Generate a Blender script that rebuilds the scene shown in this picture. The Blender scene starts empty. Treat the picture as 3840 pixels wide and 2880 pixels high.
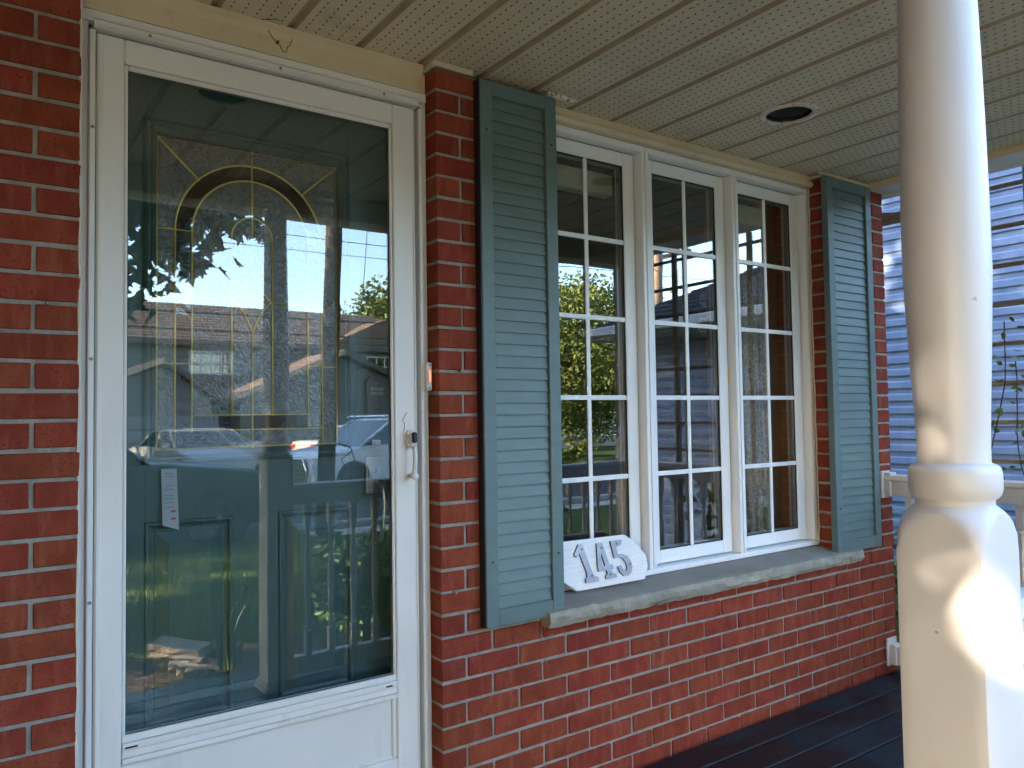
import bpy, bmesh, math, random
from mathutils import Vector, Matrix, noise
R = random.Random(7)
scene = bpy.context.scene
COL = scene.collection
rad = math.radians
# ------------------------------------------------------------------ camera
yaw, pit, roll = rad(35.4796), rad(2.3124), rad(-0.8746)
CAM = Vector((-1.1893, -2.0481, -1.0053))
s_, c_ = math.sin(yaw), math.cos(yaw)
fw = Vector((s_*math.cos(pit), c_*math.cos(pit), math.sin(pit)))
rt = Vector((c_, -s_, 0)); up = rt.cross(fw)
r2 = rt*math.cos(roll) + up*math.sin(roll)
u2 = -rt*math.sin(roll) + up*math.cos(roll)
cd = bpy.data.cameras.new('camera'); cam = bpy.data.objects.new('camera', cd); COL.objects.link(cam)
M = Matrix((r2, u2, -fw)).transposed().to_4x4(); M.translation = CAM; cam.matrix_world = M
cd.sensor_width = 36; cd.lens = 2935.3/3840*36; cd.clip_start = 0.02; cd.clip_end = 2000
scene.camera = cam
# ------------------------------------------------------------------ sky and sun
SUN_AZ = (-0.88, -0.475); SUN_EL = 21.0
world = bpy.data.worlds.new('World'); scene.world = world; world.use_nodes = True
wn = world.node_tree.nodes; wl = world.node_tree.links
bg = wn['Background']; sky = wn.new('ShaderNodeTexSky'); sky.sky_type = 'NISHITA'; sky.sun_disc = False
sky.sun_elevation = rad(SUN_EL); sky.sun_rotation = math.atan2(SUN_AZ[0], SUN_AZ[1])
sky.air_density = 1.0; sky.dust_density = 0.6; sky.ozone_density = 1.4
wl.new(sky.outputs[0], bg.inputs[0]); bg.inputs[1].default_value = 0.15
sd = bpy.data.lights.new('sun', 'SUN'); sun = bpy.data.objects.new('sun', sd); COL.objects.link(sun)
sd.energy = 4.6; sd.angle = rad(0.6); sd.color = (1.0, 0.82, 0.62)
tosun = Vector((SUN_AZ[0], SUN_AZ[1], math.tan(rad(SUN_EL))*math.hypot(*SUN_AZ))).normalized()
sun.rotation_euler = tosun.to_track_quat('Z', 'Y').to_euler()
scene.view_settings.view_transform = 'Standard'; scene.view_settings.look = 'None'
scene.view_settings.gamma = 1; scene.view_settings.use_curve_mapping = False
scene.view_settings.exposure = 3.78
scene.render.resolution_x = 1024; scene.render.resolution_y = 768
scene.cycles.max_bounces = 10; scene.cycles.transparent_max_bounces = 24

# ------------------------------------------------------------------ materials
MATS = {}
def nodes_of(name):
    m = bpy.data.materials.new(name); m.use_nodes = True
    nt = m.node_tree; return m, nt.nodes, nt.links, nt.nodes['Principled BSDF']
def ramp(nd, stops):
    r = nd.new('ShaderNodeValToRGB'); e = r.color_ramp.elements
    while len(e) < len(stops): e.new(0.5)
    for i, (p, c) in enumerate(stops):
        e[i].position = p; e[i].color = (c[0], c[1], c[2], 1)
    return r
def mat(name, a, b=None, scale=8, rough=0.6, bump=0.0, bscale=60, stretch=(1,1,1), spec=0.5, rnd=0.0, metal=0.0, speck=None, detail=6, lo=0.35, hi=0.65, streak=None, dist=0.002):
    m, nd, ln, bs = nodes_of(name)
    tc = nd.new('ShaderNodeTexCoord'); mp = nd.new('ShaderNodeMapping'); mp.inputs['Scale'].default_value = stretch
    oi = nd.new('ShaderNodeObjectInfo'); ad = nd.new('ShaderNodeVectorMath'); ad.operation = 'MULTIPLY_ADD'
    cx = nd.new('ShaderNodeCombineXYZ')
    for i in range(3): ln.new(oi.outputs['Random'], cx.inputs[i])
    ln.new(cx.outputs[0], ad.inputs[0]); ad.inputs[1].default_value = (37, 53, 71)
    ln.new(tc.outputs['Object'], mp.inputs[0]); ln.new(mp.outputs[0], ad.inputs[2])
    n = nd.new('ShaderNodeTexNoise'); n.inputs['Scale'].default_value = scale; n.inputs['Detail'].default_value = detail
    ln.new(ad.outputs[0], n.inputs['Vector'])
    b = b or tuple(min(1, x*1.15) for x in a)
    rp = ramp(nd, [(lo, a), (hi, b)]); ln.new(n.outputs['Fac'], rp.inputs[0])
    out = rp.outputs[0]
    if streak:
        n3 = nd.new('ShaderNodeTexNoise'); mp3 = nd.new('ShaderNodeMapping'); mp3.inputs['Scale'].default_value = streak[1]
        ln.new(ad.outputs[0], mp3.inputs[0]); ln.new(mp3.outputs[0], n3.inputs['Vector']); n3.inputs['Scale'].default_value = streak[2]; n3.inputs['Detail'].default_value = 5
        r3 = ramp(nd, [(streak[3], (0,0,0)), (streak[4], (1,1,1))]); ln.new(n3.outputs['Fac'], r3.inputs[0])
        mx = nd.new('ShaderNodeMixRGB'); ln.new(r3.outputs[0], mx.inputs[0]); ln.new(out, mx.inputs[1]); mx.inputs[2].default_value = (*streak[0], 1); out = mx.outputs[0]
    if speck:
        n4 = nd.new('ShaderNodeTexNoise'); n4.inputs['Scale'].default_value = speck[1]; n4.inputs['Detail'].default_value = 2
        ln.new(ad.outputs[0], n4.inputs['Vector']); r4 = ramp(nd, [(speck[2], (0,0,0)), (speck[2]+0.03, (1,1,1))]); ln.new(n4.outputs['Fac'], r4.inputs[0])
        mx = nd.new('ShaderNodeMixRGB'); ln.new(r4.outputs[0], mx.inputs[0]); ln.new(out, mx.inputs[1]); mx.inputs[2].default_value = (*speck[0], 1); out = mx.outputs[0]
    if rnd:
        hs = nd.new('ShaderNodeHueSaturation'); mr = nd.new('ShaderNodeMapRange'); ln.new(oi.outputs['Random'], mr.inputs[0])
        mr.inputs[3].default_value = 1-rnd; mr.inputs[4].default_value = 1+rnd; ln.new(mr.outputs[0], hs.inputs['Value'])
        fr = nd.new('ShaderNodeMath'); fr.operation = 'MULTIPLY'; fr.inputs[1].default_value = 7.31; ln.new(oi.outputs['Random'], fr.inputs[0])
        f2 = nd.new('ShaderNodeMath'); f2.operation = 'FRACT'; ln.new(fr.outputs[0], f2.inputs[0])
        m2 = nd.new('ShaderNodeMapRange'); ln.new(f2.outputs[0], m2.inputs[0]); m2.inputs[3].default_value = 0.5-rnd*0.045; m2.inputs[4].default_value = 0.5+rnd*0.05
        ln.new(m2.outputs[0], hs.inputs['Hue']); ln.new(out, hs.inputs['Color']); out = hs.outputs[0]
    ln.new(out, bs.inputs['Base Color'])
    bs.inputs['Roughness'].default_value = rough; bs.inputs['Metallic'].default_value = metal
    bs.inputs['Specular IOR Level'].default_value = spec
    if bump:
        n2 = nd.new('ShaderNodeTexNoise'); n2.inputs['Scale'].default_value = bscale; n2.inputs['Detail'].default_value = 5
        ln.new(ad.outputs[0], n2.inputs['Vector']); bp = nd.new('ShaderNodeBump'); bp.inputs['Strength'].default_value = bump; bp.inputs['Distance'].default_value = dist
        ln.new(n2.outputs['Fac'], bp.inputs['Height']); ln.new(bp.outputs[0], bs.inputs['Normal'])
    MATS[name] = m; return m
mat('brick', (.198,.036,.019), (.262,.054,.028), 14, .85, .55, 220, spec=.2, rnd=.11, speck=((.15,.03,.025), 160, .62), streak=((.29,.085,.055), (14,1,3), 3, .52, .8))
mat('mortar', (.26,.245,.215), (.36,.335,.30), 30, .95, .8, 150, spec=.1, dist=.004)
mat('white_vinyl', (.72,.715,.69), (.79,.785,.765), 2.2, .38, .05, 400, streak=((.60,.58,.52), (1,1,.25), 9, .60, .85), speck=((.30,.24,.18), 60, .80))
mat('window_vinyl', (.78,.79,.79), (.83,.84,.84), 2.0, .30, .03, 300)
mat('post_vinyl', (.62,.62,.63), (.68,.68,.685), 3.0, .36, .04, 260, speck=((.42,.30,.22), 34, .775))
mat('beige_trim', (.60,.50,.33), (.68,.575,.40), 4, .45, .05, 200, streak=((.45,.36,.22), (1,1,1), 14, .62, .9))
mat('soffit_vinyl', (.60,.53,.38), (.67,.60,.44), 2.2, .55, .08, 240, streak=((.36,.31,.24), (1,1,1), 7, .58, .9), speck=((.25,.2,.15), 46, .72))
mat('soffit_seam', (.36,.285,.19), (.44,.36,.25), 9, .7)  # browner groove faces: seam dirt plus painted-in shade of the recess
mat('soffit_gap', (.030,.024,.017), None, 9, .8)
mat('shutter_paint', (.112,.168,.167), (.130,.192,.191), 5, .42, .5, 150, stretch=(1,1,7), dist=.0012, speck=((.30,.38,.38), 70, .78))
mat('shutter_edge', (.012,.016,.022), None, 9, .5)
mat('teal_door', (.048,.094,.090), (.056,.108,.104), 4, .42, .15, 220, stretch=(6,1,1), dist=.0006)
mat('dark_seal', (.012,.012,.012), None, 9, .6)
mat('glass_spacer', (.30,.31,.30), None, 9, .5)
mat('brass_came', (.85,.62,.16), (.95,.74,.27), 40, .32, .1, 200, metal=.25)
mat('sill_stone', (.29,.28,.23), (.375,.36,.30), 12, .9, .5, 120, spec=.2, dist=.003, streak=((.19,.185,.15), (1,1,1), 5, .5, .8))
mat('sill_top', (.23,.215,.18), (.29,.272,.235), 6, .85, .25, 200, spec=.2, streak=((.30,.285,.26), (1,1,1), 3, .55, .8))
mat('satin_nickel', (.42,.40,.36), (.5,.48,.44), 30, .32, metal=1.0)
mat('bronze', (.075,.060,.050), (.10,.08,.066), 20, .45, metal=.7)
mat('black_plastic', (.015,.015,.02), None, 9, .25)
mat('worn_paint', (.70,.69,.66), (.80,.79,.77), 20, .5, .6, 160, speck=((.20,.18,.16), 45, .66), dist=.003)
mat('screw_metal', (.30,.28,.25), None, 40, .4, metal=.8)
mat('number_steel', (.30,.30,.34), (.38,.38,.42), 30, .38, .1, 90, metal=.55)
mat('number_side', (.10,.085,.09), None, 30, .4, metal=.5)
mat('sign_board', (.74,.73,.72), (.84,.83,.83), 16, .6, .45, 120, stretch=(1,1,9), dist=.0015, streak=((.62,.60,.58), (1,1,8), 6, .6, .85))
mat('weathered_wood', (.20,.165,.125), (.30,.25,.19), 9, .8, .5, 90, stretch=(1,1,6), spec=.2)
mat('wood_stain', (.34,.150,.060), (.44,.21,.085), 7, .4, .2, 90, stretch=(6,6,.8))
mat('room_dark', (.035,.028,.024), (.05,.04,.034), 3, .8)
mat('blind_fabric', (.62,.62,.48), (.70,.69,.55), 5, .8)
mat('flower_dry', (.30,.17,.06), (.42,.27,.12), 30, .9)
mat('wire_rust', (.05,.03,.02), None, 50, .6)
mat('cream_plastic', (.66,.60,.48), (.76,.70,.58), 30, .6, .4, 80, speck=((.3,.24,.16), 60, .6))
mat('lawn_soil', (.030,.052,.014), (.075,.105,.028), 1.4, .95, .8, 30, spec=.1, dist=.02)
mat('grass_blade', (.100,.165,.030), (.180,.240,.055), .9, .6, spec=.2)
mat('soil', (.055,.038,.025), (.115,.082,.055), 9, .95, .9, 40, spec=.1, dist=.02)
mat('mulch_chip', (.06,.038,.025), (.16,.11,.08), 30, .9, spec=.1)
mat('asphalt', (.045,.045,.047), (.062,.06,.06), 3, .9, .6, 90, spec=.2)
mat('concrete', (.30,.28,.25), (.38,.355,.32), 2.5, .9, .4, 70, spec=.2)
mat('paver_stone', (.34,.27,.20), (.46,.38,.30), 9, .9, .8, 50, spec=.2, dist=.006, rnd=.12)
mat('maple_leaf', (.028,.060,.012), (.070,.125,.022), .8, .5, spec=.3)
mat('tree_leaf', (.075,.110,.020), (.190,.215,.045), .5, .6, spec=.2)
mat('shrub_leaf', (.060,.120,.020), (.150,.230,.055), 3, .45, spec=.4)
mat('iris_leaf', (.085,.150,.050), (.150,.230,.090), 3, .4)
mat('cedar_leaf', (.18,.20,.02), (.30,.30,.04), 3, .6)
mat('bark', (.055,.042,.032), (.12,.095,.075), 6, .95, .9, 30, stretch=(3,3,.6), spec=.1, dist=.03)
mat('pole_wood', (.20,.145,.095), (.33,.25,.17), 5, .9, .5, 40, stretch=(4,4,.4), spec=.15, dist=.01)
mat('cable_black', (.012,.012,.012), None, 9, .6)
mat('roof_shingle', (.150,.095,.068), (.215,.145,.105), 3, .95, .7, 30, stretch=(1,1,5), spec=.1, dist=.02)
mat('dark_shingle', (.045,.042,.045), (.085,.078,.078), 3, .95, .7, 30, stretch=(1,5,1), spec=.1, dist=.02)
mat('house_siding', (.155,.150,.125), (.19,.18,.155), 1.5, .7)
mat('house_brick_dark', (.085,.058,.046), (.13,.09,.07), 4, .9, .5, 20)
mat('garage_panel', (.20,.215,.205), (.24,.25,.24), 2, .6)
mat('house_trim', (.62,.60,.55), (.7,.68,.63), 4, .5)
mat('rake_tan', (.52,.33,.20), (.60,.40,.26), 6, .6)
mat('blue_siding', (.20,.275,.43), (.235,.315,.475), 1.6, .42, .12, 90, stretch=(1,6,1), dist=.001)
mat('white_metal', (.70,.70,.68), None, 5, .4)
mat('car_dark', (.030,.055,.062), (.034,.060,.068), 2, .22, spec=.7)
mat('car_white', (.66,.67,.70), (.70,.71,.74), 2, .22, spec=.7)
mat('car_silver', (.42,.41,.40), (.48,.47,.46), 2, .28, spec=.6)
mat('car_glass', (.02,.028,.032), None, 9, .05, spec=.9)
mat('tyre_rubber', (.014,.014,.015), (.022,.022,.023), 20, .8)
mat('rim_alloy', (.35,.36,.38), (.45,.46,.48), 10, .3, metal=.8)
mat('chrome', (.75,.76,.78), None, 9, .12, metal=1)
mat('grille_black', (.02,.022,.024), None, 9, .4)
mat('tail_red', (.45,.02,.02), None, 9, .25)
mat('head_lamp', (.55,.58,.60), None, 9, .1)
mat('paper_white', (.36,.37,.40), (.42,.43,.46), 9, .8)
mat('print_grey', (.25,.25,.28), None, 9, .8)
mat('print_red', (.50,.06,.07), None, 9, .8)
mat('key_white', (.60,.60,.56), None, 9, .5)
mat('caulk', (.62,.58,.50), (.70,.66,.58), 30, .8, .5, 80)

def glass_mat(name, refl, tint, wob=0.0, wscale=3.0, rough=0.0):
    m, nd, ln, bs = nodes_of(name); nd.remove(bs); out = nd['Material Output']
    tr = nd.new('ShaderNodeBsdfTransparent'); tr.inputs[0].default_value = (*tint, 1)
    gl = nd.new('ShaderNodeBsdfGlossy'); gl.inputs['Roughness'].default_value = rough; gl.inputs[0].default_value = (.96,.98,1,1)
    fr = nd.new('ShaderNodeFresnel'); ge_ = nd.new('ShaderNodeNewGeometry'); io = nd.new('ShaderNodeMapRange'); io.inputs[3].default_value = 1.5; io.inputs[4].default_value = 1/1.5
    ln.new(ge_.outputs['Backfacing'], io.inputs[0]); ln.new(io.outputs[0], fr.inputs['IOR'])
    mu = nd.new('ShaderNodeMath'); mu.operation = 'MULTIPLY_ADD'; mu.inputs[1].default_value = refl[0]; mu.inputs[2].default_value = refl[1]; mu.use_clamp = True
    ln.new(fr.outputs[0], mu.inputs[0]); mx = nd.new('ShaderNodeMixShader'); ln.new(mu.outputs[0], mx.inputs[0])
    ln.new(tr.outputs[0], mx.inputs[1]); ln.new(gl.outputs[0], mx.inputs[2]); ln.new(mx.outputs[0], out.inputs[0])
    if wob:
        tc = nd.new('ShaderNodeTexCoord'); n = nd.new('ShaderNodeTexNoise'); n.inputs['Scale'].default_value = wscale; n.inputs['Detail'].default_value = 1.5
        ln.new(tc.outputs['Object'], n.inputs['Vector']); b = nd.new('ShaderNodeBump'); b.inputs['Strength'].default_value = 1; b.inputs['Distance'].default_value = wob
        ln.new(n.outputs['Fac'], b.inputs['Height']); ln.new(b.outputs[0], gl.inputs['Normal'])
    MATS[name] = m; return m
glass_mat('storm_glass', (1.65, .01), (.93,.96,.96), .00035, 2.2)
glass_mat('window_glass', (1.7, .03), (.86,.88,.87), .0005, 3.0)
glass_mat('ext_glass', (1.4, .10), (.15,.17,.18))
def deco_glass(name, c1, c2, rough, wob, sc, mix):
    m, nd, ln, bs = nodes_of(name)
    tc = nd.new('ShaderNodeTexCoord'); n0 = nd.new('ShaderNodeTexNoise'); n0.inputs['Scale'].default_value = sc*.6
    ln.new(tc.outputs['Object'], n0.inputs['Vector'])
    ad = nd.new('ShaderNodeVectorMath'); ad.operation = 'MULTIPLY_ADD'; ad.inputs[1].default_value = (mix, mix, mix)
    ln.new(n0.outputs['Color'], ad.inputs[0]); ln.new(tc.outputs['Object'], ad.inputs[2])
    v = nd.new('ShaderNodeTexVoronoi'); v.inputs['Scale'].default_value = sc; ln.new(ad.outputs[0], v.inputs['Vector'])
    n1 = nd.new('ShaderNodeTexNoise'); n1.inputs['Scale'].default_value = sc*1.3; n1.inputs['Detail'].default_value = 3; n1.inputs['Distortion'].default_value = 2.5
    ln.new(ad.outputs[0], n1.inputs['Vector'])
    rp = ramp(nd, [(.35, c1), (.62, c2)]); ln.new(n1.outputs['Fac'], rp.inputs[0]); ln.new(rp.outputs[0], bs.inputs['Base Color'])
    bs.inputs['Roughness'].default_value = rough; bs.inputs['Specular IOR Level'].default_value = .8
    b = nd.new('ShaderNodeBump'); b.inputs['Strength'].default_value = 1; b.inputs['Distance'].default_value = wob
    ln.new(n1.outputs['Fac'], b.inputs['Height']); ln.new(b.outputs[0], bs.inputs['Normal'])
    MATS[name] = m
deco_glass('chip_glass', (.045,.042,.040), (.175,.168,.155), .18, .0030, 34, .05)
deco_glass('band_glass', (.022,.014,.009), (.034,.022,.015), .06, .0004, 9, .05)
deco_glass('ripple_glass', (.05,.045,.043), (.30,.30,.32), .12, .003, 26, .12)
# sheer curtain
m, nd, ln, bs = nodes_of('sheer'); MATS['sheer'] = m
tr = nd.new('ShaderNodeBsdfTransparent'); mx = nd.new('ShaderNodeMixShader'); mx.inputs[0].default_value = .72
tc = nd.new('ShaderNodeTexCoord'); vo = nd.new('ShaderNodeTexVoronoi'); vo.feature = 'DISTANCE_TO_EDGE'; vo.inputs['Scale'].default_value = 26
ln.new(tc.outputs['Object'], vo.inputs['Vector']); rp = ramp(nd, [(.03, (.86,.82,.76)), (.07, (.60,.52,.47))]); ln.new(vo.outputs['Distance'], rp.inputs[0])
ln.new(rp.outputs[0], bs.inputs['Base Color']); bs.inputs['Roughness'].default_value = .9
ln.new(tr.outputs[0], mx.inputs[1]); ln.new(bs.outputs[0], mx.inputs[2]); ln.new(mx.outputs[0], nd['Material Output'].inputs[0])
# bell lamp (lit)
m, nd, ln, bs = nodes_of('bell_glow'); MATS['bell_glow'] = m
bs.inputs['Base Color'].default_value = (.5,.35,.3,1); bs.inputs['Emission Color'].default_value = (1,.22,.06,1); bs.inputs['Emission Strength'].default_value = .12
# wet deck paint
m, nd, ln, bs = nodes_of('deck_paint'); MATS['deck_paint'] = m
tc = nd.new('ShaderNodeTexCoord'); ge = nd.new('ShaderNodeNewGeometry')
n = nd.new('ShaderNodeTexNoise'); n.inputs['Scale'].default_value = 2.6; n.inputs['Detail'].default_value = 5; ln.new(ge.outputs['Position'], n.inputs['Vector'])
r1 = ramp(nd, [(.47, (1,1,1)), (.56, (0,0,0))]); ln.new(n.outputs['Fac'], r1.inputs[0])
g = nd.new('ShaderNodeTexNoise'); g.inputs['Scale'].default_value = 9; g.inputs['Detail'].default_value = 8
mp = nd.new('ShaderNodeMapping'); mp.inputs['Scale'].default_value = (.7, 16, 1); ln.new(ge.outputs['Position'], mp.inputs[0]); ln.new(mp.outputs[0], g.inputs['Vector'])
rc = ramp(nd, [(.3, (.013,.020,.026)), (.7, (.024,.037,.045))]); ln.new(g.outputs['Fac'], rc.inputs[0])
mxc = nd.new('ShaderNodeMixRGB'); ln.new(r1.outputs[0], mxc.inputs[0]); ln.new(rc.outputs[0], mxc.inputs[1]); mxc.inputs[2].default_value = (.011,.013,.017,1)
ln.new(mxc.outputs[0], bs.inputs['Base Color'])
bs.inputs['Specular IOR Level'].default_value = .3
rr = nd.new('ShaderNodeMapRange'); ln.new(r1.outputs[0], rr.inputs[0]); rr.inputs[3].default_value = .62; rr.inputs[4].default_value = .38; ln.new(rr.outputs[0], bs.inputs['Roughness'])
bp = nd.new('ShaderNodeBump'); bp.inputs['Strength'].default_value = .5; bp.inputs['Distance'].default_value = .0015; ln.new(g.outputs['Fac'], bp.inputs['Height']); ln.new(bp.outputs[0], bs.inputs['Normal'])

# ------------------------------------------------------------------ mesh helpers
class MB:
    def __init__(s): s.v = []; s.f = []
    def add(s, v, f):
        o = len(s.v); s.v += [tuple(p) for p in v]; s.f += [tuple(i+o for i in q) for q in f]; return s
    def box(s, x0, x1, y0, y1, z0, z1, c=0.0):
        if c <= 0:
            v = [(x, y, z) for z in (z0, z1) for y in (y0, y1) for x in (x0, x1)]
            return s.add(v, [(0,2,3,1), (4,5,7,6), (0,1,5,4), (2,6,7,3), (0,4,6,2), (1,3,7,5)])
        bm = bmesh.new(); bmesh.ops.create_cube(bm, size=1)
        for q in bm.verts: q.co = Vector((x0+(q.co.x+.5)*(x1-x0), y0+(q.co.y+.5)*(y1-y0), z0+(q.co.z+.5)*(z1-z0)))
        bmesh.ops.bevel(bm, geom=bm.edges[:], offset=c, segments=1, affect='EDGES')
        bm.verts.index_update(); s.add([q.co[:] for q in bm.verts], [[q.index for q in f.verts] for f in bm.faces]); bm.free(); return s
    def tube(s, pts, r, n=8, cap=True):
        pts = [Vector(p) for p in pts]; rs = r if isinstance(r, (list, tuple)) else [r]*len(pts); v = []
        prev = None
        for i, p in enumerate(pts):
            t = (pts[min(i+1, len(pts)-1)]-pts[max(i-1, 0)]).normalized()
            a = prev if prev is not None and abs(prev.dot(t)) < .9 else (Vector((0,0,1)) if abs(t.z) < .9 else Vector((1,0,0)))
            u = (a - t*a.dot(t)).normalized(); w = t.cross(u); prev = u
            for k in range(n):
                an = 2*math.pi*k/n; v.append(p+(u*math.cos(an)+w*math.sin(an))*rs[i])
        f = [(i*n+k, i*n+(k+1)%n, (i+1)*n+(k+1)%n, (i+1)*n+k) for i in range(len(pts)-1) for k in range(n)]
        if cap: f += [tuple(range(n))[::-1], tuple((len(pts)-1)*n+k for k in range(n))]
        return s.add(v, f)
    def lathe(s, prof, c=(0,0,0), n=32, axis='z', cap=True):
        v = []
        for r, h in prof:
            for k in range(n):
                a = 2*math.pi*k/n; x, y = r*math.cos(a), r*math.sin(a)
                v.append((c[0]+x, c[1]+y, c[2]+h) if axis == 'z' else ((c[0]+x, c[1]+h, c[2]+y) if axis == 'y' else (c[0]+h, c[1]+x, c[2]+y)))
        m_ = len(prof); f = [(i*n+k, i*n+(k+1)%n, (i+1)*n+(k+1)%n, (i+1)*n+k) for i in range(m_-1) for k in range(n)]
        if cap: f += [tuple(range(n))[::-1], tuple((m_-1)*n+k for k in range(n))]
        return s.add(v, f)
    def prism(s, poly, y0, y1, plane='xz'):
        n = len(poly)
        P = (lambda a, b, d: (a, d, b)) if plane == 'xz' else ((lambda a, b, d: (a, b, d)) if plane == 'xy' else (lambda a, b, d: (d, a, b)))
        v = [P(a, b, y0) for a, b in poly]+[P(a, b, y1) for a, b in poly]
        return s.add(v, [tuple(range(n)), tuple(range(2*n-1, n-1, -1))]+[(i, i+n, (i+1) % n+n, (i+1) % n) for i in range(n)])
    def build(s, name, m, parent=None, smooth=False, loc=None, **props):
        me = bpy.data.meshes.new(name); me.from_pydata(s.v, [], s.f)
        bm = bmesh.new(); bm.from_mesh(me); bmesh.ops.recalc_face_normals(bm, faces=bm.faces[:]); bm.to_mesh(me); bm.free()
        me.materials.append(MATS[m])
        if smooth:
            for p in me.polygons: p.use_smooth = True
            if smooth == 'auto':
                me.set_sharp_from_angle(angle=rad(35))
        return link(name, me, parent, loc, **props)
def link(name, me, parent=None, loc=None, **props):
    o = bpy.data.objects.new(name, me); COL.objects.link(o)
    if parent is not None: o.parent = parent
    if loc is not None: o.location = loc
    for k, v in props.items(): o[k] = v
    return o
def box(name, m, parent, x0, x1, y0, y1, z0, z1, c=0.0, **p): return MB().box(x0, x1, y0, y1, z0, z1, c).build(name, m, parent, **p)
def thing(name, label, cat, group=None, loc=(0,0,0), rz=0):
    o = bpy.data.objects.new(name, None); o.empty_display_size = .1; COL.objects.link(o); o.location = loc; o.rotation_euler = (0,0,rz)
    o['label'] = label; o['category'] = cat
    if group: o['group'] = group
    return o
def tag(o, label, cat, group=None):
    o['label'] = label; o['category'] = cat
    if group: o['group'] = group
    return o

H = 0.0667; L = 0.1953; DECK = -2.247; SOF = 0.085
# ------------------------------------------------------------------ ground, road, path (setting)
def gz(x, y):
    t = min(1, max(0, (-y-4.0)/6.0)); return -2.50-0.25*t*t*(3-2*t)
def sheet(name, m, xs, ys, dz, **p):
    v = [(x, y, gz(x, y)+dz+(p.get('_n', 0))*noise.noise(Vector((x*1.7, y*1.7, 0)))) for y in ys for x in xs]
    nx = len(xs); f = [(j*nx+i, j*nx+i+1, (j+1)*nx+i+1, (j+1)*nx+i) for j in range(len(ys)-1) for i in range(nx-1)]
    p.pop('_n', None); return MB().add(v, f).build(name, m, None, True, kind='structure', **p)
def rng(a, b, n): return [a+(b-a)*i/n for i in range(n+1)]
sheet('ground', 'lawn_soil', [-600,-200,-60]+rng(-30,40,70)+[80,200,600], [600,200,60]+rng(20,-50,70)+[-90,-250,-700], 0)
sheet('road', 'asphalt', [-200,-60]+rng(-30,40,14)+[200], rng(-9.75,-17.6,8), .012)
sheet('sidewalk', 'concrete', rng(3.1,40,12), rng(-8.6,-9.4,3), .016)
kb = MB(); kb.box(3.1, 80, -9.75, -9.60, -2.9, -2.64, .02); kb.box(-80, 80, -17.75, -17.6, -2.9, -2.62, .02); kb.build('kerb', 'concrete', None, kind='structure')
sheet('driveway', 'asphalt', rng(1.5, 6.5, 4), rng(-17.8, -27.3, 6), .012)
sheet('driveway', 'asphalt', rng(8.2, 14.2, 4), rng(-17.8, -27.3, 6), .012)
sheet('soil_bed', 'soil', rng(-.46, 2.5, 22), rng(-1.74, -3.12, 12), .025, _n=.02)
box('front_step', 'concrete', None, -2.0, -.62, -2.12, -1.74, -2.52, -2.36, .012, kind='structure')
box('path', 'concrete', None, -1.95, -.62, -8.3, -2.13, -2.6, -2.48, .01, kind='structure')
# ------------------------------------------------------------------ house shell
room = MB()
for b in ((.3,2.4,3.0,3.05,-2.25,.3), (.25,.3,.14,3.0,-2.25,.3), (2.4,2.45,.14,3.0,-2.25,.3), (.3,2.4,.32,3.0,.2,.25), (.3,2.4,.32,3.0,-2.25,-2.2)): room.box(*b)
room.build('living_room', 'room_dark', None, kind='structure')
sh = MB()
for b in ((-6,-.96,.10,.14,-2.5,.4), (.0,.44,.10,.14,-2.5,.4), (.44,2.06,.10,.14,-2.5,-1.66), (2.06,2.52,.10,.14,-2.5,.4), (-.96,0,.02,.25,-2.6,-2.262),
          (.44,2.06,.14,.18,.045,.4), (2.48,2.52,.14,8,-2.5,.4), (-6.0,-5.96,.14,8,-2.5,.4), (-6,2.52,8,8.04,-2.5,.4), (-.96,0,.24,.28,-2.5,.4)): sh.box(*b)
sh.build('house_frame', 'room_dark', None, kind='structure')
rf = MB(); rf.prism([(-1.62,.10), (-1.62,.16), (.6,1.2), (4.2,2.6), (8.3,.6), (8.3,.10)], -6.5, 2.66, 'yz'); rf.build('porch_roof', 'dark_shingle', None, kind='structure')

sblk = thing('sun_blocker', 'unseen brick block added left of the porch to keep sun off it', 'sun blocker')  # unseen block, added only to keep the low sun off the porch
box('blocker_wall', 'brick', sblk, -9.0, -3.42, -3.05, .09, -2.6, 1.9)
MB().prism([(-9.4,1.9), (-6.2,3.6), (-3.1,1.9)], -3.4, .5, 'xz').build('blocker_roof', 'dark_shingle', sblk)
usb = bpy.data.objects.new('upper_storey', None); COL.objects.link(usb); usb['kind'] = 'structure'
box('upper_wall', 'brick', usb, -6.0, 2.52, .62, 8.0, .9, 3.3); MB().prism([(-.2,3.3), (4.2,5.4), (8.6,3.3)], -6.3, 2.8, 'yz').build('upper_roof', 'dark_shingle', usb)
# brick walls
def brick_mesh(lx, ly, seed):
    r = random.Random(seed); c = .0022
    m_ = MB().box(0, lx, 0, ly, 0, .0567, c)
    m_.v = [(x+r.uniform(-.0008,.0008), y+r.uniform(-.0007,.0007), z+r.uniform(-.0008,.0008)) for x, y, z in m_.v]
    me = bpy.data.meshes.new('brick'); me.from_pydata(m_.v, [], m_.f); me.materials.append(MATS['brick']); me.update(); return me
BC = {}
def brick_at(parent, x0, x1, k, joined=None):
    w = round(x1-x0, 3)
    if w < .02: return
    key = (w, R.randrange(4))
    if key not in BC: BC[key] = brick_mesh(w, .088, hash(key) % 9999)
    if joined is not None:
        z = -(k+1)*H+.005; joined.box(x0, x1, R.uniform(-.001,.001), .088, z, z+.0567, .002); return
    o = link('brick', BC[key], parent, (x0+R.uniform(-.0008,.0008), R.uniform(-.0016,.0012), -(k+1)*H+.005+R.uniform(-.0009,.0009)))
    o.rotation_euler = (R.uniform(-.004,.004), R.uniform(-.003,.003), R.uniform(-.004,.004)); return o
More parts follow.
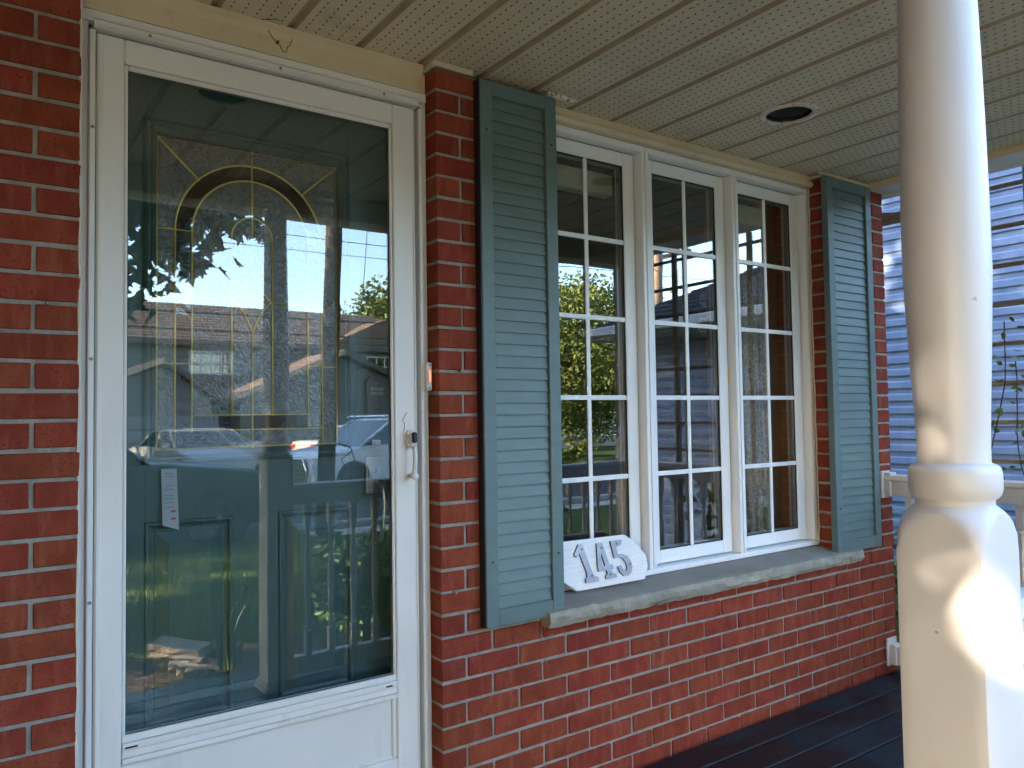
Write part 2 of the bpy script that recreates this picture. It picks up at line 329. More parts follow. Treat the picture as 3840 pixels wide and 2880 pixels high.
def mortar(parent, boxes):
    m_ = MB()
    for b in boxes: m_.box(*b)
    m_.build('mortar', 'mortar', parent)
wr = thing('brick_wall', 'red brick wall around and under the triple window, right of the storm door', 'brick wall')
J = .0095
def joints(k, x0, x1):
    start = .183 if k % 2 else .0875
    xs = [x0]; x = start
    while x < x1-.03:
        if x > x0+.03: xs.append(x)
        x += L
    xs.append(x1); return xs
for k in range(-1, 34):
    segs = [(0, 2.53)] if k >= 25 else [(0, .452), (2.05, 2.53)]
    for a, b in segs:
        xs = joints(k, a, b)
        for i in range(len(xs)-1):
            brick_at(wr, xs[i]+(J/2 if i else 0), xs[i+1]-(J/2 if i < len(xs)-2 else 0), k)
mortar(wr, [(.0035, .449, .0055, .098, -2.3, .066), (2.0535, 2.5265, .0055, .098, -1.672, .066), (2.053, 2.5265, .0057, .098, -2.3, -1.674), (.451, 2.051, .0055, .098, -2.3, -1.67)])
wl_ = thing('brick_wall', 'red brick wall strip left of the white storm door', 'brick wall')
rest = MB(); cnt = 0
cols = []
for k in range(-1, 34):
    x = -.955; first = (L/2-.005) if k % 2 else L-.005
    xs = [x]; x -= first
    while x > -3.4: xs.append(x); x -= L
    for i in range(len(xs)-1): cols.append((xs[i+1]+J/2, xs[i]-(J/2 if i else 0), k))
cols.sort(key=lambda q: -q[1])
for i, (a, b, k) in enumerate(cols):
    if i < 300: brick_at(wl_, a, b, k)
    else: brick_at(wl_, a, b, k, rest)
rest.build('brick', 'brick', wl_, kind='stuff')
mortar(wl_, [(-3.4, -.9585, .0055, .098, -2.3, .066)])
# nails left in the joints
def nail(x, z, lab, y=-.002):
    o = MB().tube([(x, .004, z), (x-.002, -.014, z-.001)], .0022, 8).lathe([(.0042,0), (.0042,.0016)], (x-.002, -.0155, z-.001), 10, 'y').build('nail', 'screw_metal', None, True)
    tag(o, lab, 'nail', 'old nails stuck in the brick joints')
nail(.072, -17.0*H+ .0667*4.02, 'rusty nail in the pier joint above the height of the doorbell')
nail(.045, -1.533, 'nail in the pier joint low down beside the foot of the left shutter')
nail(-1.02, -.735, 'nail in the mortar joint of the left brick strip, upper one of two')
nail(-1.05, -1.86, 'nail in the mortar joint of the left brick strip, lower one of two')

# window sill stone
sl = thing('window_sill', 'grey stone window sill with rough chiselled front edge', 'window sill')
sb = MB(); nx = 150; prof = [(.098,-1.676), (.098,-1.6185), (-.030,-1.6345), (-.048,-1.640), (-.052,-1.655), (-.050,-1.672), (-.040,-1.690), (.098,-1.692)]
vv = []
for i in range(nx+1):
    x = .372+(2.182-.372)*i/nx
    for j, (y, z) in enumerate(prof):
        if j in (3,4,5,6):
            n_ = noise.noise(Vector((x*22, j*1.7, 3)))*.5+noise.noise(Vector((x*60, j*2.3, 9)))*.35
            n_ += .5*(math.floor(noise.noise(Vector((x*16, j*.9, 7)))*6)/6); y += n_*.0095; z += noise.noise(Vector((x*30, j*3.1, 5)))*.004
        vv.append((x+(.006*noise.noise(Vector((j*2.0,1,i))) if i in (0,nx) else 0), y, z))
np_ = len(prof); ff = [(i*np_+j, i*np_+(j+1)%np_, (i+1)*np_+(j+1)%np_, (i+1)*np_+j) for i in range(nx) for j in range(np_)]
ff += [tuple(range(np_)), tuple(nx*np_+j for j in range(np_))[::-1]]
o = sb.add(vv, ff).build('stone_slab', 'sill_stone', sl)
o.data.materials.append(MATS['sill_top'])
for p_ in o.data.polygons:
    if p_.normal.z > .8: p_.material_index = 1

# ------------------------------------------------------------------ soffit
so = bpy.data.objects.new('soffit', None); COL.objects.link(so); so['kind'] = 'structure'
P = .2045; SX0 = -.64-P*12
pm = MB(); d = .0095
yA, yB = .13, -1.55
pr_ = [(0, SOF+.011), (.0075, SOF+.011), (.0135, SOF), (P-.0135, SOF), (P-.0075, SOF+.011), (P, SOF+.011), (P, SOF+.014), (0, SOF+.014)]
pm.prism(pr_, yA, yB, 'xz')
pme = pm.build('panel', 'soffit_vinyl', so, loc=(SX0, 0, 0)).data
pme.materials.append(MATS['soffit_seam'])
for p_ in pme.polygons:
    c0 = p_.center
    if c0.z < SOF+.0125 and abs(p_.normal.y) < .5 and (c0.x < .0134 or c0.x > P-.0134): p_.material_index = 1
hm = MB()
for r_ in range(1, 6):
    x = P*r_/6; y = yA-.02+(.013 if r_ % 2 else 0)
    while y > yB+.02:
        v = [(x+.0021*math.cos(a), y+.0052*math.sin(a), SOF-.0006) for a in [i*math.pi/3 for i in range(6)]]
        v2 = [(q[0], q[1], SOF+.0005) for q in v]
        hm.add(v+v2, [(0,1,2,3,4,5)]+[(i, (i+1) % 6, (i+1) % 6+6, i+6) for i in range(6)]); y -= .0258
hme = hm.build('vent_hole', 'soffit_gap', None, kind='stuff')
first_panel = so.children[0]; hme.parent = first_panel
POTS = ((1.292,-.342), (-.467,-.465))
NPAN = int((2.42-SX0)/P)+1
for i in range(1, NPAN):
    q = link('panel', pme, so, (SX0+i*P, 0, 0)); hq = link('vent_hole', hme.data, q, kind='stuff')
    for (px_, py_) in POTS:
        if abs(px_-(SX0+(i+.5)*P)) < P/2+.095:
            cb = MB().lathe([(.088,-.03), (.088,.05)], (px_, py_, SOF), 40).build('cutter', 'soffit_gap')
            for oo in (q, hq):
                md = oo.modifiers.new('cut', 'BOOLEAN'); md.object = cb; md.operation = 'DIFFERENCE'; md.solver = 'EXACT' if oo is q else 'FAST'
                if oo is hq:
                    oo.modifiers.remove(md); keep = MB()
                    vs_ = oo.data.vertices
                    for pl_ in oo.data.polygons:
                        if all(math.hypot(vs_[v_].co.x+SX0+i*P-px_, vs_[v_].co.y-py_) > .108 for v_ in pl_.vertices): keep.add([vs_[v_].co[:] for v_ in pl_.vertices], [tuple(range(len(pl_.vertices)))])
                    nm = bpy.data.meshes.new('vent_hole'); nm.from_pydata(keep.v, [], keep.f); nm.materials.append(MATS['soffit_gap']); oo.data = nm
                else:
                    bpy.context.view_layer.update(); dgp = bpy.context.evaluated_depsgraph_get(); nm = bpy.data.meshes.new_from_object(oo.evaluated_get(dgp)); nm.name = 'panel'; oo.modifiers.clear(); oo.data = nm
            bpy.data.objects.remove(cb)
# soffit edge channels
jc = MB()
jc.box(-3.4, -.962, -.013, .0, .066, .083, .002); jc.box(-.012, .13, -.013, .0, .066, .083, .002); jc.box(-.014, -.001, .0, .068, .066, .083, .002)
jc.box(1.99, 2.40, -.013, -.0005, .068, .083, .002); jc.box(2.036, 2.048, .0, .07, .068, .083, .002)
jc.build('edge_channel', 'soffit_vinyl', so)
# porch beam (front and side)
bmn = thing('porch_beam', 'beige and white boxed beam carrying the porch ceiling edge', 'beam')
box('side_beam', 'white_metal', bmn, 2.392, 2.545, -1.40, .0, .058, .098)
box('side_beam_trim', 'beige_trim', bmn, 2.384, 2.3915, -1.40, -.001, .052, .084, .002)
box('front_beam', 'beige_trim', bmn, -6.0, 2.60, -1.52, -1.415, -.028, .098)
box('fascia', 'white_metal', bmn, -6.0, 2.66, -1.60, -1.53, -.020, .13)
box('side_fascia', 'white_metal', bmn, 2.552, 2.60, -1.52, .9, .050, .13)

# pot lights
def potlight(x, y, lab):
    t = thing('recessed_light', lab, 'ceiling light', 'round recessed lights in the porch ceiling', (x, y, SOF))
    MB().lathe([(.081,-.002), (.083,-.0065), (.098,-.0065), (.105,-.002), (.105,.0008), (.081,.0008)], n=48, cap=False).build('trim_ring', 'cream_plastic', t, True)
    pf = []
    for i in range(10): pf += [(.081-.0012*i, .001+.009*i), (.077-.0012*i, .005+.009*i)]
    MB().lathe(pf+[(.001,.092)], n=40, cap=False).build('baffle', 'black_plastic', t, True)
potlight(1.292, -.342, 'white rimmed dark recessed light in the porch ceiling in front of the window')
potlight(-.467, -.465, 'recessed light above the door, seen only as a reflection in the storm door glass')
# cut holes in panels is avoided: the cans hang through a dark disc set just below the panels
for x, y in ((1.292,-.342), (-.467,-.465)):
    pass
# hook and wire over the door
w = MB().tube([(-.50,.046,.060), (-.489,.040,.040), (-.478,.038,.026), (-.470,.036,.022), (-.465,.036,.010), (-.458,.036,.006), (-.452,.036,.010), (-.450,.037,.022), (-.442,.038,.030), (-.434,.040,.050)], .0011, 6)
w.tube([(-.52,.042,.083), (-.505,.02,.078), (-.49,.01,.080), (-.48,.012,.079)], .0009, 6).tube([(-.476,.045,.031), (-.476,.033,.031)], .0034, 8)
tag(w.build('wire_hook', 'wire_rust', None, True), 'thin rusty wire bent round a nail on the beige board above the door', 'wire')
cl = MB().box(.42, .545, -.030, -.006, .064, .080, .004).box(.465, .50, -.026, -.010, .078, .0846, .002)
for i in range(5): cl.box(.43+.022*i, .442+.022*i, -.034, -.028, .066, .077, .002)
tag(cl.build('clip', 'cream_plastic', None), 'small old cream plastic light clip under the soffit at the top of the left shutter', 'clip')

# ------------------------------------------------------------------ door surround and storm door
ds = thing('door_frame', 'white storm door frame with beige header board above it', 'door frame')
hd = MB(); hd.prism([(.058,.001), (.058,.052), (.046,.066), (.044,.0845), (.075,.0845), (.075,.001)], -.953, -.016, 'yz'); hd.build('header_board', 'beige_trim', ds)
box('header_end', 'beige_trim', ds, -.0155, -.0015, .062, .075, .001, .064, .001)
jm = [('head_moulding', -.953, -.002, .055, .09, -.0285, -.0005), ('head_channel', -.925, -.034, .040, .09, -.052, -.029)]
for n_, a, b, c, d_, e, f_ in jm: box(n_, 'white_vinyl', ds, a, b, c, d_, e, f_, .0025)
for a, b, n_, y in ((-.953,-.934,'side_moulding',.060), (-.9335,-.919,'side_channel',.047), (-.021,-.002,'side_moulding',.060), (-.034,-.0215,'side_channel',.047)):
    box(n_, 'white_vinyl', ds, a, b, y, .09, DECK+.002, -.029 if 'mould' in n_ else -.0525, .0025)
box('drip_strip', 'white_metal', ds, -.925, -.030, .030, .0398, -.0535, -.050, .0008)
for z in (-.31,-.56,-1.10,-1.48,-1.87,-2.1): pass
scr = [(-.926, .046, z) for z in (-.295,-.855,-1.43,-2.0)] + [(-.80,.0395,-.040), (-.468,.0395,-.040), (-.155,.0395,-.040)]
for p_ in scr:
    MB().lathe([(.0045,-.0022), (.0038,-.003), (.001,-.0022)], p_, 10, 'y').build('screw', 'screw_metal', ds)
box('jamb', 'white_vinyl', ds, -.952, -.885, .092, .235, DECK+.002, -.03); box('jamb', 'white_vinyl', ds, -.062, -.003, .092, .235, DECK+.002, -.03)
box('head_jamb', 'white_vinyl', ds, -.884, -.063, .092, .235, -.075, -.03)
box('threshold', 'satin_nickel', ds, -.95, -.004, .03, .235, DECK-.01, DECK+.018, .003)
MB().tube([(-.955,.003,.0)]+[(-.9555+R.uniform(-.0012,.0012), .003+R.uniform(-.002,.002), .0-i*.045) for i in range(1,50)], .0042, 6).build('caulk_bead', 'caulk', ds)

sdr = thing('storm_door', 'white aluminium storm door with tall glass pane and lower kick panel', 'storm door')
def frame_piece(name, x0, x1, z0, z1, grooves=()):
    return box(name, 'white_vinyl', sdr, x0, x1, .050, .084, z0, z1, .003)
ZT, ZB = -.0585, DECK+.02
frame_piece('stile', -.9165, -.8555, ZB, ZT-.0)
frame_piece('stile', -.1225, -.0475, ZB, ZT-.0)
frame_piece('top_rail', -.855, -.123, -.1195, ZT)
frame_piece('bottom_rail', -.855, -.123, ZB, -1.9995)
# raised bead on the stiles
for a, b in ((-.9135,-.903), (-.056,-.0505)): box('stile_bead', 'white_vinyl', sdr, a, b, .0462, .0497, ZB, ZT-.006, .0015)
for a, b in ((-.8545,-.8465), (-.1315,-.1235)): box('glass_stop', 'white_vinyl', sdr, a, b, .054, .072, -1.759, -.1205, .0025)
box('glass_stop', 'white_vinyl', sdr, -.846, -.132, .054, .072, -.1335, -.1205, .0025)
for z0, z1, y in ((-1.776,-1.759,.053), (-1.793,-1.777,.048), (-1.812,-1.794,.052), (-1.8265,-1.813,.0475)):
    box('cross_rail', 'white_vinyl', sdr, -.8545, -.1235, y, .078, z0, z1, .0018)
for a, b in ((-.848,-.820), (-.160,-.140)): box('vent_slot', 'dark_seal', sdr, a, b, .0465, .049, -1.7885, -1.7845)
box('kick_panel', 'white_vinyl', sdr, -.8545, -.1385, .060, .072, -1.999, -1.827)
box('panel_bead', 'white_vinyl', sdr, -.138, -.1235, .054, .072, -1.999, -1.827, .003); box('panel_bead', 'white_vinyl', sdr, -.8545, -.139, .0545, .0595, -1.999, -1.988, .002)
box('glass_pane', 'storm_glass', sdr, -.8463, -.1317, .064, .067, -1.759, -.1337)
gk = MB()
for b in ((-.8463,-.8445,.060,.0635,-1.757,-.135), (-.1333,-.1317,.060,.0635,-1.757,-.135), (-.8463,-.1317,.060,.0635,-.1352,-.1337), (-.8463,-.1317,.060,.0635,-1.7588,-1.7574)): gk.box(*b)
gk.build('gasket', 'dark_seal', sdr)
# handle: backplate, thumb button, grip
hdl = MB(); cxh = -.083
out_ = [(0,.062), (.006,.055), (.013,.043), (.017,.034), (.010,.033), (.009,.020), (.012,.0), (.012,-.028), (.006,-.040), (-.006,-.040), (-.012,-.028), (-.012,.0), (-.009,.020), (-.010,.033), (-.017,.034), (-.013,.043), (-.006,.055)]
hdl.prism([(cxh+a, -1.052+b) for a, b in out_], .0465, .0495)
hb = hdl.build('handle_plate', 'white_vinyl', sdr)
hk = MB().box(-.0885, -.0665, .020, .047, -1.096, -1.044, .005); hk.build('latch_housing', 'white_vinyl', sdr)
box('push_button', 'black_plastic', sdr, -.0855, -.0695, .008, .0195, -1.082, -1.050, .004)
MB().tube([(-.0775,.020,-1.094), (-.0775,.012,-1.103), (-.0770,.010,-1.125), (-.0765,.014,-1.155), (-.0765,.021,-1.172), (-.0775,.024,-1.180)], [.0072,.0075,.0072,.0068,.0075,.0088], 12).build('grip', 'worn_paint', sdr, True)
MB().lathe([(.0095,-.012), (.0105,-.004), (.008,.004), (.007,.028)], (-.0775,.018,-1.180), 14, 'y').build('grip_foot', 'worn_paint', sdr, True)

# inner door
fd = thing('front_door', 'teal front door behind the storm glass with brass leaded glass panel', 'door')
YD = .150
cxd = -.508
bm_ = MB()
lx0, lx1, lz0, lz1 = -.762, -.254, -1.083, -.245
for b in ((-.884,-.788,YD,.19,DECK+.02,-.078), (-.7875,lx0-.001,YD,.19,-1.266,-.078), (-.7875,lx0-.001,YD,.19,DECK+.02,-1.792), (-.2205,-.063,YD,.19,DECK+.02,-.078), (lx1+.001,-.221,YD,.19,-1.266,-.078), (lx1+.001,-.221,YD,.19,DECK+.02,-1.792), (lx0-.001,lx1+.001,YD,.19,lz1+.001,-.078), (lx0-.001,lx1+.001,YD,.19,-1.266,lz0-.001), (lx0-.001,lx1+.001,YD,.19,DECK+.02,-1.792), (-.568,-.440,YD,.19,-1.7915,-1.2665)): bm_.box(*b)
bm_.build('door_leaf', 'teal_door', fd)
def ring(mb, x0, x1, z0, z1, prof_):
    # prof_: list of (inset, y); rectangle loops
    v = []; n = len(prof_)
    for i_, y in prof_: v += [(x0+i_, y, z0+i_), (x1-i_, y, z0+i_), (x1-i_, y, z1-i_), (x0+i_, y, z1-i_)]
    f = [(i*4+k, i*4+(k+1) % 4, (i+1)*4+(k+1) % 4, (i+1)*4+k) for i in range(n-1) for k in range(4)]
    mb.add(v, f); return v
r1_ = MB(); ring(r1_, -.796, -.220, -1.118, -.207, [(0,YD+.001), (.001,YD-.006), (.006,YD-.013), (.011,YD-.015), (.014,YD-.009), (.018,YD-.009), (.022,YD-.013), (.027,YD-.008), (.033,YD-.001), (.0345,YD+.012)])
r1_.build('lite_moulding', 'teal_door', fd)
for (x0, x1) in ((-.789,-.567), (-.441,-.219)):
    p1 = MB(); v = ring(p1, x0, x1, -1.793, -1.265, [(0,YD-.001), (.003,YD-.006), (.009,YD-.006), (.013,YD+.004), (.020,YD+.008), (.024,YD+.008), (.026,YD+.006), (.056,YD-.007), (.058,YD-.0085)])
    k = len(p1.v)-4; p1.f.append((k, k+1, k+2, k+3)); p1.build('raised_panel', 'teal_door', fd)
box('reveal_strip', 'dark_seal', fd, -.076, -.066, YD-.012, YD-.0005, DECK+.02, -.08)
# leaded glass panes
def arc(cx, cz, r, a0, a1, n=14): return [(cx+r*math.cos(a0+(a1-a0)*i/n), cz+r*math.sin(a0+(a1-a0)*i/n)) for i in range(n+1)]
V1, V2, V3, V5, V6 = -.713, -.670, -.565, -.346, -.303; V4 = -.451
zs = -.493; h2, h3, zu, zb = -.673, -.853, -.992, -1.033
ra, rb_, rc_ = .205, .162, .057
pi = math.pi
YG = YD+.016
def pane(poly, m_): MB().prism(poly, YG, YG+.004).build('glass_piece', m_, lite)
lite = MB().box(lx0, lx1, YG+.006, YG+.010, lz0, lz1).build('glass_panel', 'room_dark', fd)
ol = arc(cxd, zs, ra, pi, pi*.75, 8); orr = arc(cxd, zs, ra, pi/2, pi*.25, 8)
pane([(lx0,zs)]+[(p[0], p[1]) for p in arc(cxd, zs, ra, pi, pi*.75)]+[(lx0,lz1)], 'chip_glass')
pane([(lx0,lz1)]+arc(cxd, zs, ra, pi*.75, pi/2)+[(cxd,lz1)], 'chip_glass')
pane([(cxd,lz1)]+arc(cxd, zs, ra, pi/2, pi*.25)+[(lx1,lz1)], 'chip_glass')
pane([(lx1,lz1)]+arc(cxd, zs, ra, pi*.25, 0)+[(lx1,zs)], 'chip_glass')
pane(arc(cxd, zs, ra, pi, pi/2)+arc(cxd, zs, rb_, pi/2, pi), 'band_glass')
pane(arc(cxd, zs, ra, pi/2, 0)+arc(cxd, zs, rb_, 0, pi/2), 'band_glass')
pane(arc(cxd, zs, rb_, pi, pi/2)+[(cxd,zs+rc_)]+arc(cxd, zs, rc_, pi/2, pi), 'chip_glass')
pane(arc(cxd, zs, rb_, 0, pi/2)+[(cxd,zs+rc_)]+arc(cxd, zs, rc_, pi/2, 0), 'chip_glass')
def rectp(a, b, z0, z1, m_): pane([(a,z0), (b,z0), (b,z1), (a,z1)], m_)
for a, b in ((lx0,V1), (V6,lx1)):
    for z1, z0 in ((zs,h2), (h2,h3), (h3,zb), (zb,lz0)): rectp(a, b, z0, z1, 'chip_glass')
for a, b in ((V1,V2), (V5,V6)):
    for z1, z0 in ((zs,h2), (h2,h3), (h3,zb)): rectp(a, b, z0, z1, 'ripple_glass' if a > -.5 else 'band_glass')
for a, b in ((V2,V3), (V4,V5)):
    for z1, z0 in ((zs,h2), (h2,zu)): rectp(a, b, z0, z1, 'chip_glass')
rectp(V2, cxd, zb, zu, 'band_glass'); rectp(cxd, V5, zb, zu, 'band_glass')
rectp(V1, cxd, lz0, zb, 'chip_glass'); rectp(cxd, V6, lz0, zb, 'chip_glass')
DT, DB, DLx, DRx = -.585, -.761, -.561, -.455
cl_ = [(cxd,DT), (cxd-.010,-.612), (cxd-.024,-.640), (DLx,-.673)]; cr_ = [(2*cxd-x, z) for x, z in cl_]
bl_ = [(DLx,-.673), (cxd-.026,-.700), (cxd-.010,-.735), (cxd,DB)]; br_ = [(2*cxd-x, z) for x, z in bl_]
pane([(V3,zs)]+arc(cxd, zs, rc_, pi, pi/2, 8)+cl_[0:]+[(V3,-.673)], 'ripple_glass')
pane([(V4,zs)]+arc(cxd, zs, rc_, 0, pi/2, 8)+cr_[0:]+[(V4,-.673)], 'ripple_glass')
pane(cl_+bl_[1:]+br_[::-1][1:]+cr_[::-1][1:-1], 'ripple_glass')
pane([(V3,-.674)]+bl_[1:]+[(cxd,zu), (V3,zu)], 'ripple_glass'); pane([(V4,-.674)]+br_[1:]+[(cxd,zu), (V4,zu)], 'ripple_glass')
YC = YG-.0015
def came(pts, r=.0028): MB().tube([(x, YC, z) for x, z in pts], r, 6).build('came', 'brass_came', lite, True)
came([(lx0+.003,lz0+.003), (lx1-.003,lz0+.003), (lx1-.003,lz1-.003), (lx0+.003,lz1-.003), (lx0+.003,lz0+.003)], .0034)
for x, z0, z1 in ((V1,lz0,zs), (V6,lz0,zs), (V2,zb,zs), (V5,zb,zs), (V3,zu,zs), (V4,zu,zs), (cxd,DT,lz1), (cxd,lz0,DB)): came([(x,z0), (x,z1)])
for z, a, b in ((zs,lx0,V2), (zs,V5,lx1), (h2,lx0,DLx), (h2,DRx,lx1), (h3,lx0,V2), (h3,V5,lx1), (zu,V2,V5), (zb,V1,V6)): came([(a,z), (b,z)], .0020)
came(arc(cxd, zs, ra, 0, pi, 30)); came(arc(cxd, zs, rb_, 0, pi, 26)); came(arc(cxd, zs, rc_, 0, pi, 16))
came([(lx0,lz1), (cxd-.145,zs+.145)]); came([(lx1,lz1), (cxd+.145,zs+.145)])
came(cl_+bl_[1:]); came(cr_+br_[1:])
came([(cxd-.033,-.652), (cxd,-.680), (cxd+.033,-.652)], .0015); came([(cxd-.028,-.700), (cxd,-.672), (cxd+.028,-.700)], .0015)
dots = MB()
for x, z in ((cxd,lz1-.004), (cxd,zs+ra), (cxd,zs+rb_), (lx0,lz1), (lx1,lz1), (cxd-.145,zs+.145), (cxd+.145,zs+.145), (V1,h3), (V2,h3), (V1,zb), (V2,zb), (cxd,zb), (cxd,zu), (V5,zu), (V6,zb), (V5,h3), (V6,h3), (V3,zu), (V4,zu), (cxd,DB), (V1,zs), (cxd,lz0)):
    dots.lathe([(.001,-.004), (.0038,-.0032), (.0045,0)], (x, YC, z), 8, 'y')
dots.build('solder_joint', 'brass_came', lite, True)
# lockset
kp = [(-.176,-.975), (-.114,-.975), (-.110,-.905)]+[(-.145+.033*math.cos(a), -.896+.010*math.sin(a)) for a in [pi*i/8 for i in range(0,9)]]+[(-.180,-.905)]
kp = [(-.172,-.995), (-.118,-.995), (-.114,-.90), (-.118,-.888), (-.130,-.881), (-.145,-.879), (-.160,-.881), (-.172,-.888), (-.176,-.90)]
dbt = MB().prism(kp, YD-.022, YD-.0015).build('keypad_lock', 'bronze', fd)
for i in range(5):
    for j in range(2):
        box('key', 'key_white', dbt, -.1635+i*.0088, -.1575+i*.0088, YD-.0245, YD-.0225, -.9225-j*.013, -.9135-j*.013, .0006)
box('key_strip', 'black_plastic', dbt, -.167, -.120, YD-.0224, YD-.0222, -.925, -.911)
MB().lathe([(.012,-.003), (.010,-.005), (.002,-.005)], (-.145, YD-.022, -.968), 20, 'y').build('lock_cylinder', 'bronze', dbt)
box('badge', 'satin_nickel', dbt, -.151, -.138, YD-.0232, YD-.0222, -.904, -.899)
hp = MB().box(-.176, -.110, YD-.012, YD-.0015, -1.235, -1.122, .002).box(-.170, -.116, YD-.016, YD-.0125, -1.229, -1.128, .0015).build('handle_plate', 'satin_nickel', fd)
MB().tube([(-.143,YD-.014,-1.200), (-.143,YD-.040,-1.203), (-.139,YD-.052,-1.225), (-.136,YD-.054,-1.27), (-.139,YD-.050,-1.33), (-.143,YD-.040,-1.375), (-.143,YD-.008,-1.385)], [.007,.0075,.0072,.0068,.0065,.0065,.007], 10).build('pull_handle', 'satin_nickel', fd, True)
box('keyhole', 'dark_seal', hp, -.150, -.142, YD-.0168, YD-.0162, -1.172, -1.157)
# digits on the keys
def text_on(s, size, mtx, m_, name, parent, ext=.0004):
    cu = bpy.data.curves.new(name, 'FONT'); cu.body = s; cu.size = size; cu.extrude = ext; cu.align_x = 'CENTER'; cu.align_y = 'CENTER'; cu.resolution_u = 3
    tmp = bpy.data.objects.new(name+'_tmp', cu); COL.objects.link(tmp); bpy.context.view_layer.update()
    me = bpy.data.meshes.new_from_object(tmp.evaluated_get(bpy.context.evaluated_depsgraph_get())); bpy.data.objects.remove(tmp); bpy.data.curves.remove(cu)
    me.name = name; me.materials.clear(); me.materials.append(MATS[m_]); o = link(name, me, parent); o.matrix_local = mtx; return o
FACE = Matrix(((1,0,0,0), (0,0,-1,0), (0,1,0,0), (0,0,0,1)))
dg = ['1','2','3','4','5','6','7','8','9','0']
for n_ in range(10):
    i, j = n_ % 5, n_//5
    key = [c for c in dbt.children if c.name.startswith('key') and 'strip' not in c.name][i*2+j]
    text_on(dg[n_], .008, Matrix.Translation((-.1605+i*.0088, YD-.0249, -.918-j*.013)) @ FACE, 'black_plastic', 'digit', key)
# paper notice inside the storm glass
pn = thing('paper_notice', 'tall narrow white printed notice with red marks behind the storm door glass', 'notice')
pv = MB().prism([(-.748,-1.275), (-.708,-1.290), (-.714,-1.130), (-.752,-1.130)], .1350, .1356).build('sheet', 'paper_white', pn)
pl = MB()
for i, z in enumerate((-1.140,-1.148,-1.172,-1.182,-1.197,-1.205,-1.216,-1.228)): pl.box(-.746+R.uniform(0,.006), -.718-R.uniform(0,.008), .1345, .1348, z-.0032, z)
pl.build('print_lines', 'print_grey', pn, kind='stuff')
MB().box(-.728, -.716, .1345, .1348, -1.243, -1.238).box(-.728, -.716, .1345, .1348, -1.262, -1.257).build('red_print', 'print_red', pn)
# doorbell
db = thing('doorbell', 'small white doorbell with glowing orange slot on the door frame', 'doorbell', None, (-.014,.047,-.883))
box('back_plate', 'white_vinyl', db, -.0165, .010, -.003, .0, -.043, .044, .0014)
box('housing', 'white_vinyl', db, -.010, .008, -.018, -.0032, -.042, .043, .003)
box('button_slot', 'print_grey', db, -.0055, .0035, -.0192, -.0182, -.020, .022)
box('lit_button', 'bell_glow', db, -.0045, .0025, -.0205, -.0193, -.018, .020, .0005)
for z in (-.034,.034): MB().lathe([(.0038,0), (.003,-.0018), (.0005,-.002)], (-.001,-.0182,z), 10, 'y').build('screw', 'screw_metal', db)

# ------------------------------------------------------------------ triple window
wf = thing('window_frame', 'white vinyl frame holding the three casement windows under a beige trim', 'window frame')
YF, YS, YP = .090, .130, .141
FT, FB = .031, -1.6165
def fb(n, *a, c=.002, m='window_vinyl'): return box(n, m, wf, *a, c)
fb('head', .456, 2.046, YF, .20, .009, FT)
fb('frame_sill', .456, 2.046, YF-.004, .20, FB, -1.5965)
fb('side_jamb', .456, .470, YF, .20, -1.596, .0085); fb('side_jamb', 2.024, 2.046, YF, .20, -1.596, .0085)
for x in (.985, 1.519):
    fb('mullion', x-.0195, x-.002, YF, .20, -1.596, .0085); fb('mullion', x+.002, x+.0195, YF, .20, -1.596, .0085)
    fb('mullion_cover', x-.0018, x+.0018, YF-.0035, YF+.02, FB+.001, FT-.001, c=.0008)
tp = MB(); tp.prism([(.062,.036), (.058,.048), (.062,.058), (.070,.062), (.070,.0845), (.10,.0845), (.10,.0325), (.066,.0325)], .450, 2.046, 'yz'); tp.build('head_trim', 'beige_trim', wf)
MB().tube([(2.0485+R.uniform(-.001,.001), .086+R.uniform(-.002,.002), .03-i*.04) for i in range(42)], .0036, 6).build('caulk_bead', 'caulk', wf)
wz0, wz1, gz0, gz1 = -1.592, .004, -1.540, -.048
winlab = ['left casement window of the three, behind the number board and beside the shutter', 'middle casement window of the three, with a small brass latch on its edge', 'right casement window of the three, with lace curtain and brown wood inside']
